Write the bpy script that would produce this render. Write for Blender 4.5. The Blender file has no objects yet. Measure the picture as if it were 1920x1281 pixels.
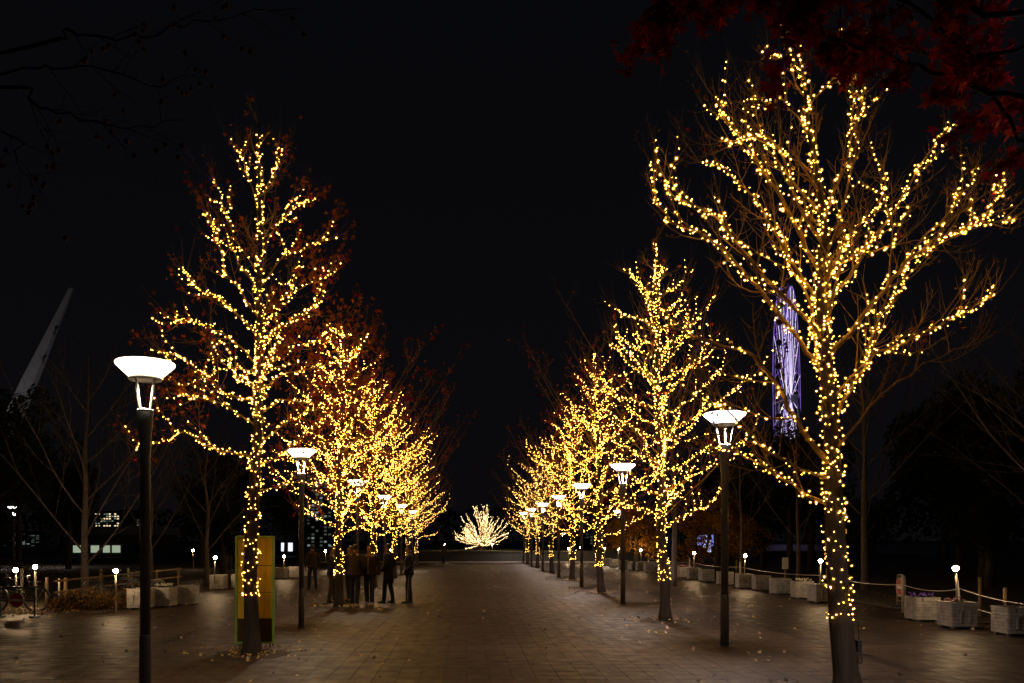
import bpy, math, random
from mathutils import Vector, Matrix, noise
R = math.radians
PI = math.pi
scene = bpy.context.scene
COL = scene.collection

# ------------------------------------------------------------------ camera, sky, exposure
F, CX, HY, CH = 1493.0, 875.0, 1013.0, 1.9     # focal length in px, vanishing point, horizon, eye height
cam_d = bpy.data.cameras.new('camera')
cam = bpy.data.objects.new('camera', cam_d)
COL.objects.link(cam)
cam.location = (0, 0, CH)
cam.rotation_euler = (R(90), 0, 0)
cam_d.sensor_width = 36
cam_d.lens = 28
cam_d.shift_x = (960 - CX) / 1920
cam_d.shift_y = (HY - 640.5) / 1920
cam_d.clip_start = 0.1
cam_d.clip_end = 3000
scene.camera = cam

world = bpy.data.worlds.new("World")
scene.world = world
world.use_nodes = True
bg = world.node_tree.nodes['Background']
bg.inputs[0].default_value = (0.70, 0.72, 1.0, 1)
bg.inputs[1].default_value = 0.0036
_nt = world.node_tree
_tc = _nt.nodes.new('ShaderNodeTexCoord'); _sp = _nt.nodes.new('ShaderNodeSeparateXYZ'); _cr = _nt.nodes.new('ShaderNodeValToRGB')
_nt.links.new(_tc.outputs['Generated'], _sp.inputs[0]); _nt.links.new(_sp.outputs[2], _cr.inputs[0]); _nt.links.new(_cr.outputs[0], bg.inputs[0])
_cr.color_ramp.elements[0].color = (.95, .80, .95, 1); _cr.color_ramp.elements[1].position = .55; _cr.color_ramp.elements[1].color = (.62, .66, .92, 1)

scene.view_settings.view_transform = 'Standard'
scene.view_settings.look = 'None'
scene.view_settings.exposure = 0
scene.view_settings.gamma = 1
scene.view_settings.use_curve_mapping = False
cy = scene.cycles
cy.use_denoising = True
cy.max_bounces = 5
cy.diffuse_bounces = 2
cy.glossy_bounces = 3
cy.transmission_bounces = 3
cy.caustics_reflective = False
cy.caustics_refractive = False
cy.sample_clamp_indirect = 3
cy.use_light_tree = True

LAMP_W = 560          # street lamp power
FLOOD_W = 8500        # floodlight on the mast
BULB_E = 62.0         # string light bulbs
GLOBE_E = 300.0       # bollard light globes

# ------------------------------------------------------------------ helpers
def G(px, py):
    """a point on the ground seen at a pixel of the photograph"""
    d = F * CH / (py - HY)
    return Vector(((px - CX) * d / F, d, 0))

def P(px, py, d):
    return Vector(((px - CX) * d / F, d, CH - (py - HY) * d / F))

class MB:
    def __init__(s):
        s.v = []; s.f = []; s.m = []
    def face(s, idx, m=0):
        s.f.append(idx); s.m.append(m)
    def tube(s, pts, rad, sides=6, m=0, cap=True):
        n = len(pts)
        base = len(s.v)
        t = (pts[1] - pts[0]).normalized()
        a = t.orthogonal().normalized()
        for i in range(n):
            if i == 0: t = pts[1] - pts[0]
            elif i == n - 1: t = pts[-1] - pts[-2]
            else: t = pts[i + 1] - pts[i - 1]
            if t.length < 1e-9: t = Vector((0, 0, 1))
            t.normalize()
            a = a - t * a.dot(t)
            if a.length < 1e-6: a = t.orthogonal()
            a.normalize()
            b = t.cross(a)
            r = rad[i] if isinstance(rad, (list, tuple)) else rad
            for k in range(sides):
                w = 2 * PI * k / sides
                s.v.append(pts[i] + a * (math.cos(w) * r) + b * (math.sin(w) * r))
        for i in range(n - 1):
            o = base + i * sides
            for k in range(sides):
                k2 = (k + 1) % sides
                s.f.append((o + k, o + k2, o + sides + k2, o + sides + k)); s.m.append(m)
        if cap:
            s.f.append(tuple(base + k for k in reversed(range(sides)))); s.m.append(m)
            s.f.append(tuple(base + (n - 1) * sides + k for k in range(sides))); s.m.append(m)
    def box(s, c, d, m=0, mat=None, taper=1.0):
        x, y, z = d[0] / 2, d[1] / 2, d[2] / 2
        b = len(s.v)
        for sz in (-1, 1):
            q = taper if sz > 0 else 1
            for sx, sy in ((-1, -1), (1, -1), (1, 1), (-1, 1)):
                p = Vector((sx * x * q, sy * y * q, sz * z))
                if mat is not None: p = mat @ p
                s.v.append(p + Vector(c))
        for q in ((3, 2, 1, 0), (4, 5, 6, 7), (0, 1, 5, 4), (1, 2, 6, 5), (2, 3, 7, 6), (3, 0, 4, 7)):
            s.f.append(tuple(b + i for i in q)); s.m.append(m)
    def lathe(s, prof, c=(0, 0, 0), sides=24, m=0, sx=1, sy=1):
        b = len(s.v)
        for (r, z) in prof:
            for k in range(sides):
                w = 2 * PI * k / sides
                s.v.append(Vector((c[0] + r * sx * math.cos(w), c[1] + r * sy * math.sin(w), c[2] + z)))
        for i in range(len(prof) - 1):
            for k in range(sides):
                k2 = (k + 1) % sides
                s.f.append((b + i * sides + k, b + i * sides + k2, b + (i + 1) * sides + k2, b + (i + 1) * sides + k)); s.m.append(m)
        if prof[0][0] > 1e-4:
            s.f.append(tuple(b + k for k in reversed(range(sides)))); s.m.append(m)
        if prof[-1][0] > 1e-4:
            o = b + (len(prof) - 1) * sides
            s.f.append(tuple(o + k for k in range(sides))); s.m.append(m)
    def ico(s, c, r, m=0, sub=False, sc=(1, 1, 1)):
        V, Fc = ICO1 if sub else ICO0
        b = len(s.v)
        for p in V: s.v.append(Vector((c[0] + p[0] * r * sc[0], c[1] + p[1] * r * sc[1], c[2] + p[2] * r * sc[2])))
        for q in Fc: s.f.append((b + q[0], b + q[1], b + q[2])); s.m.append(m)
    def torus(s, c, Rr, r, axis='X', n=28, k=6, m=0, a0=0, a1=2 * PI):
        pts = []
        closed = abs(a1 - a0 - 2 * PI) < 1e-6
        for i in range(n + 1):
            w = a0 + (a1 - a0) * i / n
            if axis == 'X': p = Vector((0, math.cos(w), math.sin(w)))
            elif axis == 'Y': p = Vector((math.cos(w), 0, math.sin(w)))
            else: p = Vector((math.cos(w), math.sin(w), 0))
            pts.append(Vector(c) + p * Rr)
        s.tube(pts, r, k, m, cap=not closed)
    def mesh(s, name, mats, smooth=False):
        me = bpy.data.meshes.new(name)
        me.from_pydata([tuple(p) for p in s.v], [], s.f)
        for mm in (mats if isinstance(mats, (list, tuple)) else [mats]): me.materials.append(mm)
        if any(s.m): me.polygons.foreach_set('material_index', s.m)
        if smooth: me.polygons.foreach_set('use_smooth', [True] * len(me.polygons))
        me.update()
        return me

def _ico():
    t = (1 + 5 ** .5) / 2
    V = [(-1, t, 0), (1, t, 0), (-1, -t, 0), (1, -t, 0), (0, -1, t), (0, 1, t), (0, -1, -t), (0, 1, -t), (t, 0, -1), (t, 0, 1), (-t, 0, -1), (-t, 0, 1)]
    V = [tuple(Vector(v).normalized()) for v in V]
    Fc = [(0, 11, 5), (0, 5, 1), (0, 1, 7), (0, 7, 10), (0, 10, 11), (1, 5, 9), (5, 11, 4), (11, 10, 2), (10, 7, 6), (7, 1, 8),
          (3, 9, 4), (3, 4, 2), (3, 2, 6), (3, 6, 8), (3, 8, 9), (4, 9, 5), (2, 4, 11), (6, 2, 10), (8, 6, 7), (9, 8, 1)]
    V2 = list(V); cache = {}; F2 = []
    def mid(a, b):
        k = (min(a, b), max(a, b))
        if k not in cache:
            cache[k] = len(V2); V2.append(tuple(((Vector(V2[a]) + Vector(V2[b])) / 2).normalized()))
        return cache[k]
    for a, b, c in Fc:
        x, y, z = mid(a, b), mid(b, c), mid(c, a)
        F2 += [(a, x, z), (b, y, x), (c, z, y), (x, y, z)]
    return (V, Fc), (V2, F2)
ICO0, ICO1 = _ico()

def put(name, data, parent=None, loc=(0, 0, 0), kind=None, label=None):
    o = bpy.data.objects.new(name, data)
    COL.objects.link(o)
    o.location = loc
    if parent is not None: o.parent = parent
    if kind: o['kind'] = kind
    if label: o['label'] = label
    return o
def obj(name, mb, mats, parent=None, smooth=False, kind=None, label=None, loc=(0, 0, 0)):
    return put(name, mb.mesh(name, mats, smooth), parent, loc, kind, label)
def tag(o, label, cat, group=None):
    o['label'] = label; o['category'] = cat
    if group: o['group'] = group
    return o
def thing(name, label, cat, loc=(0, 0, 0), rz=0, group=None):
    o = bpy.data.objects.new(name, None)
    COL.objects.link(o)
    o.location = loc; o.rotation_euler = (0, 0, rz)
    o.empty_display_size = .3
    return tag(o, label, cat, group)
def copy_tree(o, parent=None):
    c = o.copy(); COL.objects.link(c)
    if parent is not None: c.parent = parent
    for ch in KIDS(o): copy_tree(ch, c)
    return c
_kids = {}
def KIDS(o):
    if o.name not in _kids: _kids[o.name] = [x for x in COL.objects if x.parent == o]
    return _kids[o.name]
def dup(o, label, loc=None, rz=None, group=None):
    c = copy_tree(o)
    c['label'] = label
    if loc is not None: c.location = loc
    if rz is not None: c.rotation_euler = (0, 0, rz)
    if group: c['group'] = group
    return c
ORD = ['first', 'second', 'third', 'fourth', 'fifth', 'sixth', 'seventh', 'eighth', 'ninth', 'tenth', 'eleventh', 'twelfth', 'thirteenth',
       'fourteenth', 'fifteenth', 'sixteenth', 'seventeenth', 'eighteenth', 'nineteenth', 'twentieth']

# ------------------------------------------------------------------ materials
def mat(name, col, rough=.6, metal=0, bump=0, bscale=20, var=0.0, vscale=6, stretch=(1, 1, 1), spec=.5, emit=None, es=0):
    m = bpy.data.materials.new(name); m.use_nodes = True
    nt = m.node_tree; N = nt.nodes; L = nt.links
    b = N['Principled BSDF']
    b.inputs['Base Color'].default_value = (*col, 1)
    b.inputs['Roughness'].default_value = rough
    b.inputs['Metallic'].default_value = metal
    b.inputs['Specular IOR Level'].default_value = spec
    if var or bump:
        tc = N.new('ShaderNodeTexCoord'); mp = N.new('ShaderNodeMapping'); mp.inputs['Scale'].default_value = stretch
        L.new(tc.outputs['Object'], mp.inputs[0])
    if var:
        n = N.new('ShaderNodeTexNoise'); n.inputs['Scale'].default_value = vscale; n.inputs['Detail'].default_value = 6
        L.new(mp.outputs[0], n.inputs[0])
        r = N.new('ShaderNodeMapRange'); r.inputs[1].default_value = .3; r.inputs[2].default_value = .7
        r.inputs[3].default_value = 1 - var; r.inputs[4].default_value = 1 + var * .6
        L.new(n.outputs[0], r.inputs[0])
        x = N.new('ShaderNodeVectorMath'); x.operation = 'SCALE'; x.inputs[0].default_value = col
        L.new(r.outputs[0], x.inputs['Scale']); L.new(x.outputs[0], b.inputs['Base Color'])
    if bump:
        n = N.new('ShaderNodeTexNoise'); n.inputs['Scale'].default_value = bscale; n.inputs['Detail'].default_value = 8
        L.new(mp.outputs[0], n.inputs[0])
        q = N.new('ShaderNodeBump'); q.inputs['Strength'].default_value = bump; q.inputs['Distance'].default_value = .02
        L.new(n.outputs[0], q.inputs['Height']); L.new(q.outputs[0], b.inputs['Normal'])
    if emit:
        b.inputs['Emission Color'].default_value = (*emit, 1); b.inputs['Emission Strength'].default_value = es
    return m

def leafmat(name, col):
    m = bpy.data.materials.new(name); m.use_nodes = True
    nt = m.node_tree; N = nt.nodes; L = nt.links; N.remove(N['Principled BSDF'])
    d = N.new('ShaderNodeBsdfDiffuse'); t = N.new('ShaderNodeBsdfTranslucent'); x = N.new('ShaderNodeMixShader')
    tc = N.new('ShaderNodeTexCoord'); n = N.new('ShaderNodeTexNoise'); n.inputs['Scale'].default_value = 5
    L.new(tc.outputs['Object'], n.inputs[0])
    r = N.new('ShaderNodeMapRange'); r.inputs[1].default_value = .3; r.inputs[2].default_value = .7; r.inputs[3].default_value = .5; r.inputs[4].default_value = 1.4
    L.new(n.outputs[0], r.inputs[0])
    s = N.new('ShaderNodeVectorMath'); s.operation = 'SCALE'; s.inputs[0].default_value = col
    L.new(r.outputs[0], s.inputs['Scale'])
    L.new(s.outputs[0], d.inputs[0]); L.new(s.outputs[0], t.inputs[0])
    x.inputs[0].default_value = .45
    L.new(d.outputs[0], x.inputs[1]); L.new(t.outputs[0], x.inputs[2]); L.new(x.outputs[0], N['Material Output'].inputs[0])
    return m

def bulb_mats(name, cap, core, s_halo, s_core):  # cap is the colour of the painted halo shell
    """a string bulb: a tiny diode inside a larger see-through shell whose amber emission paints a halo, fading at the rim"""
    m = bpy.data.materials.new(name + '_halo'); m.use_nodes = True
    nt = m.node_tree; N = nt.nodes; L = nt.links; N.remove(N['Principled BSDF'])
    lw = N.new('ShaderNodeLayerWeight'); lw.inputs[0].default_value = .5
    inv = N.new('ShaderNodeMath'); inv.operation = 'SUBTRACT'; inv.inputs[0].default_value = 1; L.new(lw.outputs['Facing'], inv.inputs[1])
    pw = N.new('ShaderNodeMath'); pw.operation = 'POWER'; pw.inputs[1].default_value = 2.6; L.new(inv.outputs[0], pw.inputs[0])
    e = N.new('ShaderNodeEmission'); e.inputs[0].default_value = (*cap, 1); sc_e = N.new('ShaderNodeMath'); sc_e.operation = 'MULTIPLY'; sc_e.inputs[1].default_value = s_halo
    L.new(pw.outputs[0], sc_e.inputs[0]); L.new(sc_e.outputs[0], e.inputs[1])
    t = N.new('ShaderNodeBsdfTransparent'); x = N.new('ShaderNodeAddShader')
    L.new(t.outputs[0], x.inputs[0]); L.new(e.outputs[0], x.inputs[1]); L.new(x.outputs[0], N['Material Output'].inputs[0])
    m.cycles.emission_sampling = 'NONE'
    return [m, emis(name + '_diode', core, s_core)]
def emis(name, col, s):
    m = bpy.data.materials.new(name); m.use_nodes = True
    nt = m.node_tree; N = nt.nodes; N.remove(N['Principled BSDF'])
    e = N.new('ShaderNodeEmission'); e.inputs[0].default_value = (*col, 1); e.inputs[1].default_value = s
    nt.links.new(e.outputs[0], N['Material Output'].inputs[0])
    return m

def paving_material():
    S = .32
    m = bpy.data.materials.new('paving_stone'); m.use_nodes = True
    nt = m.node_tree; N = nt.nodes; L = nt.links; b = N['Principled BSDF']
    def math_(op, a=None, bb=None, c=None):
        x = N.new('ShaderNodeMath'); x.operation = op
        for i, q in enumerate((a, bb, c)):
            if q is None: continue
            if isinstance(q, (int, float)): x.inputs[i].default_value = q
            else: L.new(q, x.inputs[i])
        return x.outputs[0]
    g = N.new('ShaderNodeNewGeometry'); sp = N.new('ShaderNodeSeparateXYZ'); L.new(g.outputs['Position'], sp.inputs[0])
    cxn = math_('FLOOR', math_('DIVIDE', sp.outputs[0], S)); cyn = math_('FLOOR', math_('DIVIDE', sp.outputs[1], S))
    cb = N.new('ShaderNodeCombineXYZ'); L.new(cxn, cb.inputs[0]); L.new(cyn, cb.inputs[1])
    wn = N.new('ShaderNodeTexWhiteNoise'); wn.noise_dimensions = '2D'; L.new(cb.outputs[0], wn.inputs[0])
    big = N.new('ShaderNodeTexNoise'); big.inputs['Scale'].default_value = .55; big.inputs['Detail'].default_value = 5; bmp = N.new('ShaderNodeMapping'); bmp.inputs['Scale'].default_value = (.35, 1.3, 1); L.new(g.outputs['Position'], bmp.inputs[0]); L.new(bmp.outputs[0], big.inputs[0])
    fine = N.new('ShaderNodeTexNoise'); fine.inputs['Scale'].default_value = 60; fine.inputs['Detail'].default_value = 5; L.new(g.outputs['Position'], fine.inputs[0])
    mid = N.new('ShaderNodeTexNoise'); mid.inputs['Scale'].default_value = 3.5; mid.inputs['Detail'].default_value = 7; L.new(g.outputs['Position'], mid.inputs[0])
    # pale bands across the avenue every 9 m, dark kerb lines along it
    yy = math_('MODULO', math_('SUBTRACT', sp.outputs[1], 13.76), 8.96)
    band = math_('MULTIPLY', math_('LESS_THAN', yy, .64), math_('GREATER_THAN', yy, 0))
    l1 = math_('LESS_THAN', math_('ABSOLUTE', math_('SUBTRACT', sp.outputs[0], 6.56)), .16)
    l2 = math_('LESS_THAN', math_('ABSOLUTE', math_('ADD', sp.outputs[0], 5.6)), .16)
    line = math_('MAXIMUM', l1, l2)
    v = math_('ADD', math_('MULTIPLY', wn.outputs[0], .22), math_('MULTIPLY', big.outputs[0], .9))
    v = math_('ADD', v, math_('MULTIPLY', fine.outputs[0], .35))
    v = math_('ADD', v, math_('MULTIPLY', mid.outputs[0], .75))
    v = math_('SUBTRACT', v, .17)
    v = math_('MULTIPLY', v, math_('ADD', 1, math_('MULTIPLY', band, .55)))
    v = math_('MULTIPLY', v, math_('SUBTRACT', 1, math_('MULTIPLY', line, .45)))
    # joints
    fx = math_('FRACT', math_('DIVIDE', sp.outputs[0], S)); fy = math_('FRACT', math_('DIVIDE', sp.outputs[1], S))
    ex = math_('MINIMUM', fx, math_('SUBTRACT', 1, fx)); ey = math_('MINIMUM', fy, math_('SUBTRACT', 1, fy))
    jt = math_('LESS_THAN', math_('MINIMUM', ex, ey), .013)
    v = math_('MULTIPLY', v, math_('SUBTRACT', 1, math_('MULTIPLY', jt, .22)))
    s = N.new('ShaderNodeVectorMath'); s.operation = 'SCALE'; s.inputs[0].default_value = (.054, .033, .020)
    L.new(v, s.inputs['Scale']); L.new(s.outputs[0], b.inputs['Base Color'])
    b.inputs['Specular IOR Level'].default_value = .22
    rg = N.new('ShaderNodeMapRange'); rg.inputs[1].default_value = .3; rg.inputs[2].default_value = .7; rg.inputs[3].default_value = .62; rg.inputs[4].default_value = .36
    L.new(mid.outputs[0], rg.inputs[0]); L.new(rg.outputs[0], b.inputs['Roughness'])
    bp = N.new('ShaderNodeBump'); bp.inputs['Strength'].default_value = .9; bp.inputs['Distance'].default_value = .006
    L.new(math_('ADD', fine.outputs[0], math_('MULTIPLY', mid.outputs[0], 1.5)), bp.inputs['Height']); L.new(bp.outputs[0], b.inputs['Normal'])
    return m

M_pave = paving_material()
M_bed = mat('joint_sand', (.05, .04, .034), .9, bump=.5, bscale=60)
M_soil = mat('soil', (.06, .045, .03), .95, bump=.9, bscale=18, var=.5)
M_grass = mat('turf', (.06, .065, .025), .95, bump=1, bscale=30, var=.5, vscale=2)
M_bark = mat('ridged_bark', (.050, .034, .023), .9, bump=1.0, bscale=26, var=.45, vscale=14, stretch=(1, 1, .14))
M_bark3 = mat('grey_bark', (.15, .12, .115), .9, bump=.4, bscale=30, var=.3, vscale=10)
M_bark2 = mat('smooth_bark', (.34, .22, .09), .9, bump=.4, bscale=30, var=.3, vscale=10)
M_barkd = mat('dark_bark', (.07, .055, .045), .9, bump=.6, bscale=20, var=.3)
M_leaf = [leafmat('leaf_red', (.46, .065, .025)), leafmat('leaf_rust', (.54, .16, .04)), leafmat('leaf_brown', (.34, .12, .04)), leafmat('leaf_crimson', (.34, .015, .025))]
M_gold = [leafmat('leaf_gold', (.50, .27, .04)), leafmat('leaf_ochre', (.36, .17, .03))]
M_ever = [leafmat('evergreen_leaf', (.028, .045, .018)), leafmat('evergreen_leaf_pale', (.05, .07, .03))]
M_dry = [mat('dry_leaf_tan', (.55, .38, .22), .7), mat('dry_leaf_brown', (.20, .10, .05), .7), mat('dry_leaf_dark', (.03, .015, .012), .7), mat('dry_leaf_yellow', (.62, .46, .15), .7)]
M_seed = mat('seed_husk', (.12, .06, .03), .9)
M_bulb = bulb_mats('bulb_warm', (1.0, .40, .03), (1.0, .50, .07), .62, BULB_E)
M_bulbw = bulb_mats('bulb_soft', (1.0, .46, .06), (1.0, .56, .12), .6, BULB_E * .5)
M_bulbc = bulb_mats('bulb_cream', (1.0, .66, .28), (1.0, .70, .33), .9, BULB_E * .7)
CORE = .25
M_cable = mat('cable_black', (.02, .02, .02), .5)
M_lampmetal = mat('lamp_paint', (.13, .13, .14), .38, bump=.05, bscale=80, var=.2)
M_lampwhite = mat('lamp_white_enamel', (.75, .73, .68), .4)
M_glassL = emis('lamp_glass_warm', (1.0, .88, .62), 4.5)
M_glassR = emis('lamp_glass_cool', (1.0, .90, .88), 6.0)
M_diskL = emis('lamp_disk_warm', (1.0, .86, .58), 9)
M_diskR = emis('lamp_disk_cool', (1.0, .90, .86), 9)
M_globe = emis('globe_glass', (1.0, .66, .34), GLOBE_E)
M_postw = mat('post_white', (.62, .58, .50), .6, bump=.2, bscale=40, var=.3)
M_stone = mat('planter_block', (.44, .42, .40), .8, bump=.9, bscale=30, var=.35, vscale=8)
M_core = mat('planter_core', (.12, .11, .10), .9)
M_planter_soil = mat('planter_soil', (.05, .035, .025), .95, bump=1, bscale=40)
M_wood = mat('stake_wood', (.26, .18, .10), .8, bump=.4, bscale=18, var=.4, stretch=(1, 1, .2))
M_rope = mat('rope_white', (.62, .60, .56), .8)
M_steel = mat('galvanised_steel', (.32, .34, .38), .4, metal=.6, var=.2)
M_blue = mat('barrier_blue', (.05, .07, .12), .4)
M_red = mat('sign_red', (.45, .02, .02), .4)
M_white = mat('sign_white', (.7, .7, .7), .5)
M_black = mat('black_rubber', (.02, .02, .02), .6)

# ------------------------------------------------------------------ ground
S = .32
SX0, SX1, SY0, SY1 = -31, 33, 31, 88          # slab grid in cells
gx0, gx1, gy0, gy1 = SX0 * S, SX1 * S, SY0 * S, SY1 * S
g = MB()
BIG = 900
xs = [-BIG, gx0, gx1, BIG]; ys = [-60, gy0, gy1, 1500]
for i in range(3):
    for j in range(3):
        if i == 1 and j == 1: continue
        b = len(g.v)
        g.v += [Vector((xs[i], ys[j], 0)), Vector((xs[i + 1], ys[j], 0)), Vector((xs[i + 1], ys[j + 1], 0)), Vector((xs[i], ys[j + 1], 0))]
        g.face((b, b + 1, b + 2, b + 3))
ground = obj('ground', g, M_pave, kind='structure')
ground['label'] = 'dark paved ground of the avenue'
g = MB()
g.v += [Vector((gx0, gy0, -.008)), Vector((gx1, gy0, -.008)), Vector((gx1, gy1, -.008)), Vector((gx0, gy1, -.008))]
g.face((0, 1, 2, 3))
bed = obj('paving_bed', g, M_bed, ground, kind='structure')
rng = random.Random(5)
def slab_mb(mb, cx, cyy, z, tx, ty, h=.0022):
    w = S / 2 - .0018; e = .002
    b = len(mb.v)
    for (q, zz) in ((w, -.013), (w, -.004), (w - e, 0)):
        for sx, sy in ((-1, -1), (1, -1), (1, 1), (-1, 1)):
            zt = 0 if zz < -.01 else z + sx * tx + sy * ty
            mb.v.append(Vector((cx + sx * q, cyy + sy * q, zz + zt)))
    for k in range(2):
        for i in range(4):
            j = (i + 1) % 4
            mb.f.append((b + 4 * k + i, b + 4 * k + j, b + 4 * k + 4 + j, b + 4 * k + 4 + i)); mb.m.append(0)
    mb.f.append((b + 8, b + 9, b + 10, b + 11)); mb.m.append(0)
rest = MB()
singles = []
variants = []
for k in range(6):
    mbv = MB(); slab_mb(mbv, 0, 0, rng.uniform(-.001, .001), rng.uniform(-.0009, .0009), rng.uniform(-.0009, .0009))
    variants.append(mbv.mesh('paving_slab', M_pave))
nsing = 0
for j in range(SY0, SY1):
    for i in range(SX0, SX1):
        cx_, cy_ = (i + .5) * S, (j + .5) * S
        px = CX + cx_ * F / cy_
        if nsing < 300 and 0 < px < 1920 and cy_ > 10.75:
            put('paving_slab', variants[rng.randrange(6)], ground, (cx_, cy_, 0)); nsing += 1
        else:
            slab_mb(rest, cx_, cy_, rng.uniform(-.0012, .0012), rng.uniform(-.001, .001), rng.uniform(-.001, .001))
obj('paving_slabs', rest, M_pave, ground, kind='stuff')

def sheet(name, pts, z, m, label=None, sub=0):
    mb = MB(); mb.v = [Vector((x, y, z)) for x, y in pts]; mb.face(tuple(range(len(pts))))
    o = obj(name, mb, m, kind='structure')
    if label: o['label'] = label
    return o
sheet('planting_bed', [(11.7, 18), (60, 18), (60, 140), (11.7, 140)], .02, M_soil, 'dark planting bed beyond the rope fence and planters')
sheet('planting_bed', [(-70, 20.6), (-9.4, 20.6), (-9.4, 25), (-13, 30), (-13, 140), (-70, 140)], .02, M_soil, 'dark planting bed with shrubs behind the bicycle barrier')
# raised terrace at the end of the avenue
tb = MB(); tb.box((1.5, 85, .49), (30, 34.6, .98))
obj('terrace', tb, M_grass, kind='structure')['label'] = 'raised terrace behind the low wall at the end of the avenue'
w = thing('retaining_wall', 'low dark retaining wall closing the far end of the avenue', 'wall', (1.5, 67.5, 0))
M_wall = mat('wall_stone', (.055, .052, .045), .85, bump=.6, bscale=9, var=.3)
k = 0
for cr in range(3):
    for i in range(19):
        mb = MB(); L_ = 30 / 19
        mb.box((-15 + L_ * (i + .5), 0, .155 + cr * .29), (L_ - .02, .3, .275)); obj('stone', mb, M_wall, w)
mb = MB(); mb.box((0, 0, .90), (30.2, .42, .07)); obj('coping', mb, M_wall, w)
mb = MB(); mb.box((1.5, 67.02, .06), (30, .35, .12)); o = obj('kerb', mb, mat('pale_kerb', (.42, .38, .34), .7, var=.3), kind='structure')
o['label'] = 'pale kerb at the foot of the far wall'

# ------------------------------------------------------------------ branching
UP = Vector((0, 0, 1))
def rvec(rg):
    while True:
        v = Vector((rg.uniform(-1, 1), rg.uniform(-1, 1), rg.uniform(-1, 1)))
        if .1 < v.length < 1: return v.normalized()
def smooth_path(pts, n=3):
    """Catmull-Rom through the given points"""
    out = []
    q = [pts[0] * 2 - pts[1]] + list(pts) + [pts[-1] * 2 - pts[-2]]
    for i in range(1, len(q) - 2):
        for k in range(n):
            t = k / n
            a, b, c, d = q[i - 1], q[i], q[i + 1], q[i + 2]
            out.append(.5 * ((2 * b) + (c - a) * t + (2 * a - 5 * b + 4 * c - d) * t * t + (3 * b - a - 3 * c + d) * t ** 3))
    out.append(pts[-1].copy())
    return out
def path_at(pts, t):
    x = t * (len(pts) - 1); i = min(int(x), len(pts) - 2); f = x - i
    return pts[i].lerp(pts[i + 1], f), (pts[i + 1] - pts[i]).normalized()
def twig_path(rg, p, d, L_, n, wob, up):
    pts = [p.copy()]
    d = d.normalized()
    for i in range(n):
        d = (d + rvec(rg) * wob + UP * up).normalized()
        pts.append(pts[-1] + d * (L_ / n))
    return pts
def kids(mb, rg, pts, r, n, L_, level, up, tips, tmin=.2, ang=(25, 60), sides=3, fl=.5, paths=None, wob=.16):
    for k in range(n):
        t = tmin + (1 - tmin) * ((k + rg.random()) / n)
        p, tg = path_at(pts, t)
        v = rvec(rg); v = (v - tg * v.dot(tg)).normalized()
        a = R(rg.uniform(*ang))
        d = tg * math.cos(a) + v * math.sin(a)
        ll = L_ * (1 - .45 * t) * rg.uniform(.6, 1.25)
        rr = r * (1 - .55 * t)
        ns = 5 if level > 0 else 4
        q = twig_path(rg, p, d, ll, ns, wob, up)
        mb.tube(q, [rr * (1 - .75 * i / ns) for i in range(ns + 1)], sides, cap=False)
        if paths is not None: paths.append((q, rr))
        tips.append((q[-1], (q[-1] - q[-2]).normalized(), level))
        if level > 0:
            kids(mb, rg, q, rr * .62, max(2, int(n * .7)), ll * fl, level - 1, up, tips, .25, ang, 3, fl, None, wob)

LEAF_STAR = []
for k in range(5):
    a = R(90 + 72 * k)
    L_ = (1.0, .86, .62, .62, .86)[k]
    LEAF_STAR.append((math.cos(a) * L_, math.sin(a) * L_))
    a2 = a + R(36); LEAF_STAR.append((math.cos(a2) * .30, math.sin(a2) * .30))
def add_leaf(mb, rg, p, size, m, hang=.5):
    n = (rvec(rg) + Vector((0, -.4, 0))).normalized()
    u = (rvec(rg) * (1 - hang) - UP * hang); u = (u - n * u.dot(n)).normalized(); w_ = n.cross(u)
    b = len(mb.v)
    fold = rg.uniform(.05, .35)
    for (x, y) in LEAF_STAR:
        mb.v.append(p + u * (y * size * .5) + w_ * (x * size * .5) + n * (abs(x) * size * fold * .5))
    mb.face(tuple(range(b, b + 10)), m)
def leaf_mesh(sz, m, seed, mats):
    mb = MB(); rg = random.Random(seed)
    fold = rg.uniform(.1, .4)
    mb.v.append(Vector((0, 0, 0)))
    for (x, y) in LEAF_STAR: mb.v.append(Vector((x * sz * .5, y * sz * .5, abs(x) * sz * fold * .5 + rg.uniform(-.05, .05) * sz)))
    for i in range(10): mb.face((0, 1 + i, 1 + (i + 1) % 10))
    return mb.mesh('leaf', mats[m])

def put_leaves(root, rg, pts, size, weights, mats, singles=0):
    """nearest leaves as leaf parts sharing a few meshes, the rest one mesh of leaves"""
    idx = list(range(len(pts)))
    idx.sort(key=lambda i: pts[i].y)
    chosen = set(idx[:singles])
    mb = MB()
    var = []
    if singles:
        for m in range(len(mats)): var.append([leaf_mesh(size * s, m, m * 7 + int(s * 10), mats) for s in (.8, 1.0, 1.2)])
    for i, p in enumerate(pts):
        m = rg.choices(range(len(mats)), weights)[0]
        if i in chosen:
            o = put('leaf', var[m][rg.randrange(3)], root, p)
            o.rotation_euler = (rg.uniform(.6, 2.4), rg.uniform(-.9, .9), rg.uniform(0, 6.28))
        else: add_leaf(mb, rg, p, size * rg.uniform(.7, 1.25), m)
    if mb.f: obj('leaves', mb, mats, root, kind='stuff')

BULB_MESH = {}
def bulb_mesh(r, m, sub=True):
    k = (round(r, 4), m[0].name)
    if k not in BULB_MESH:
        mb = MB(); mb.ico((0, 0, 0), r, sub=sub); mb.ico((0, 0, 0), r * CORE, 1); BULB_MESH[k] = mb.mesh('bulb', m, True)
    return BULB_MESH[k]

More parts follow.
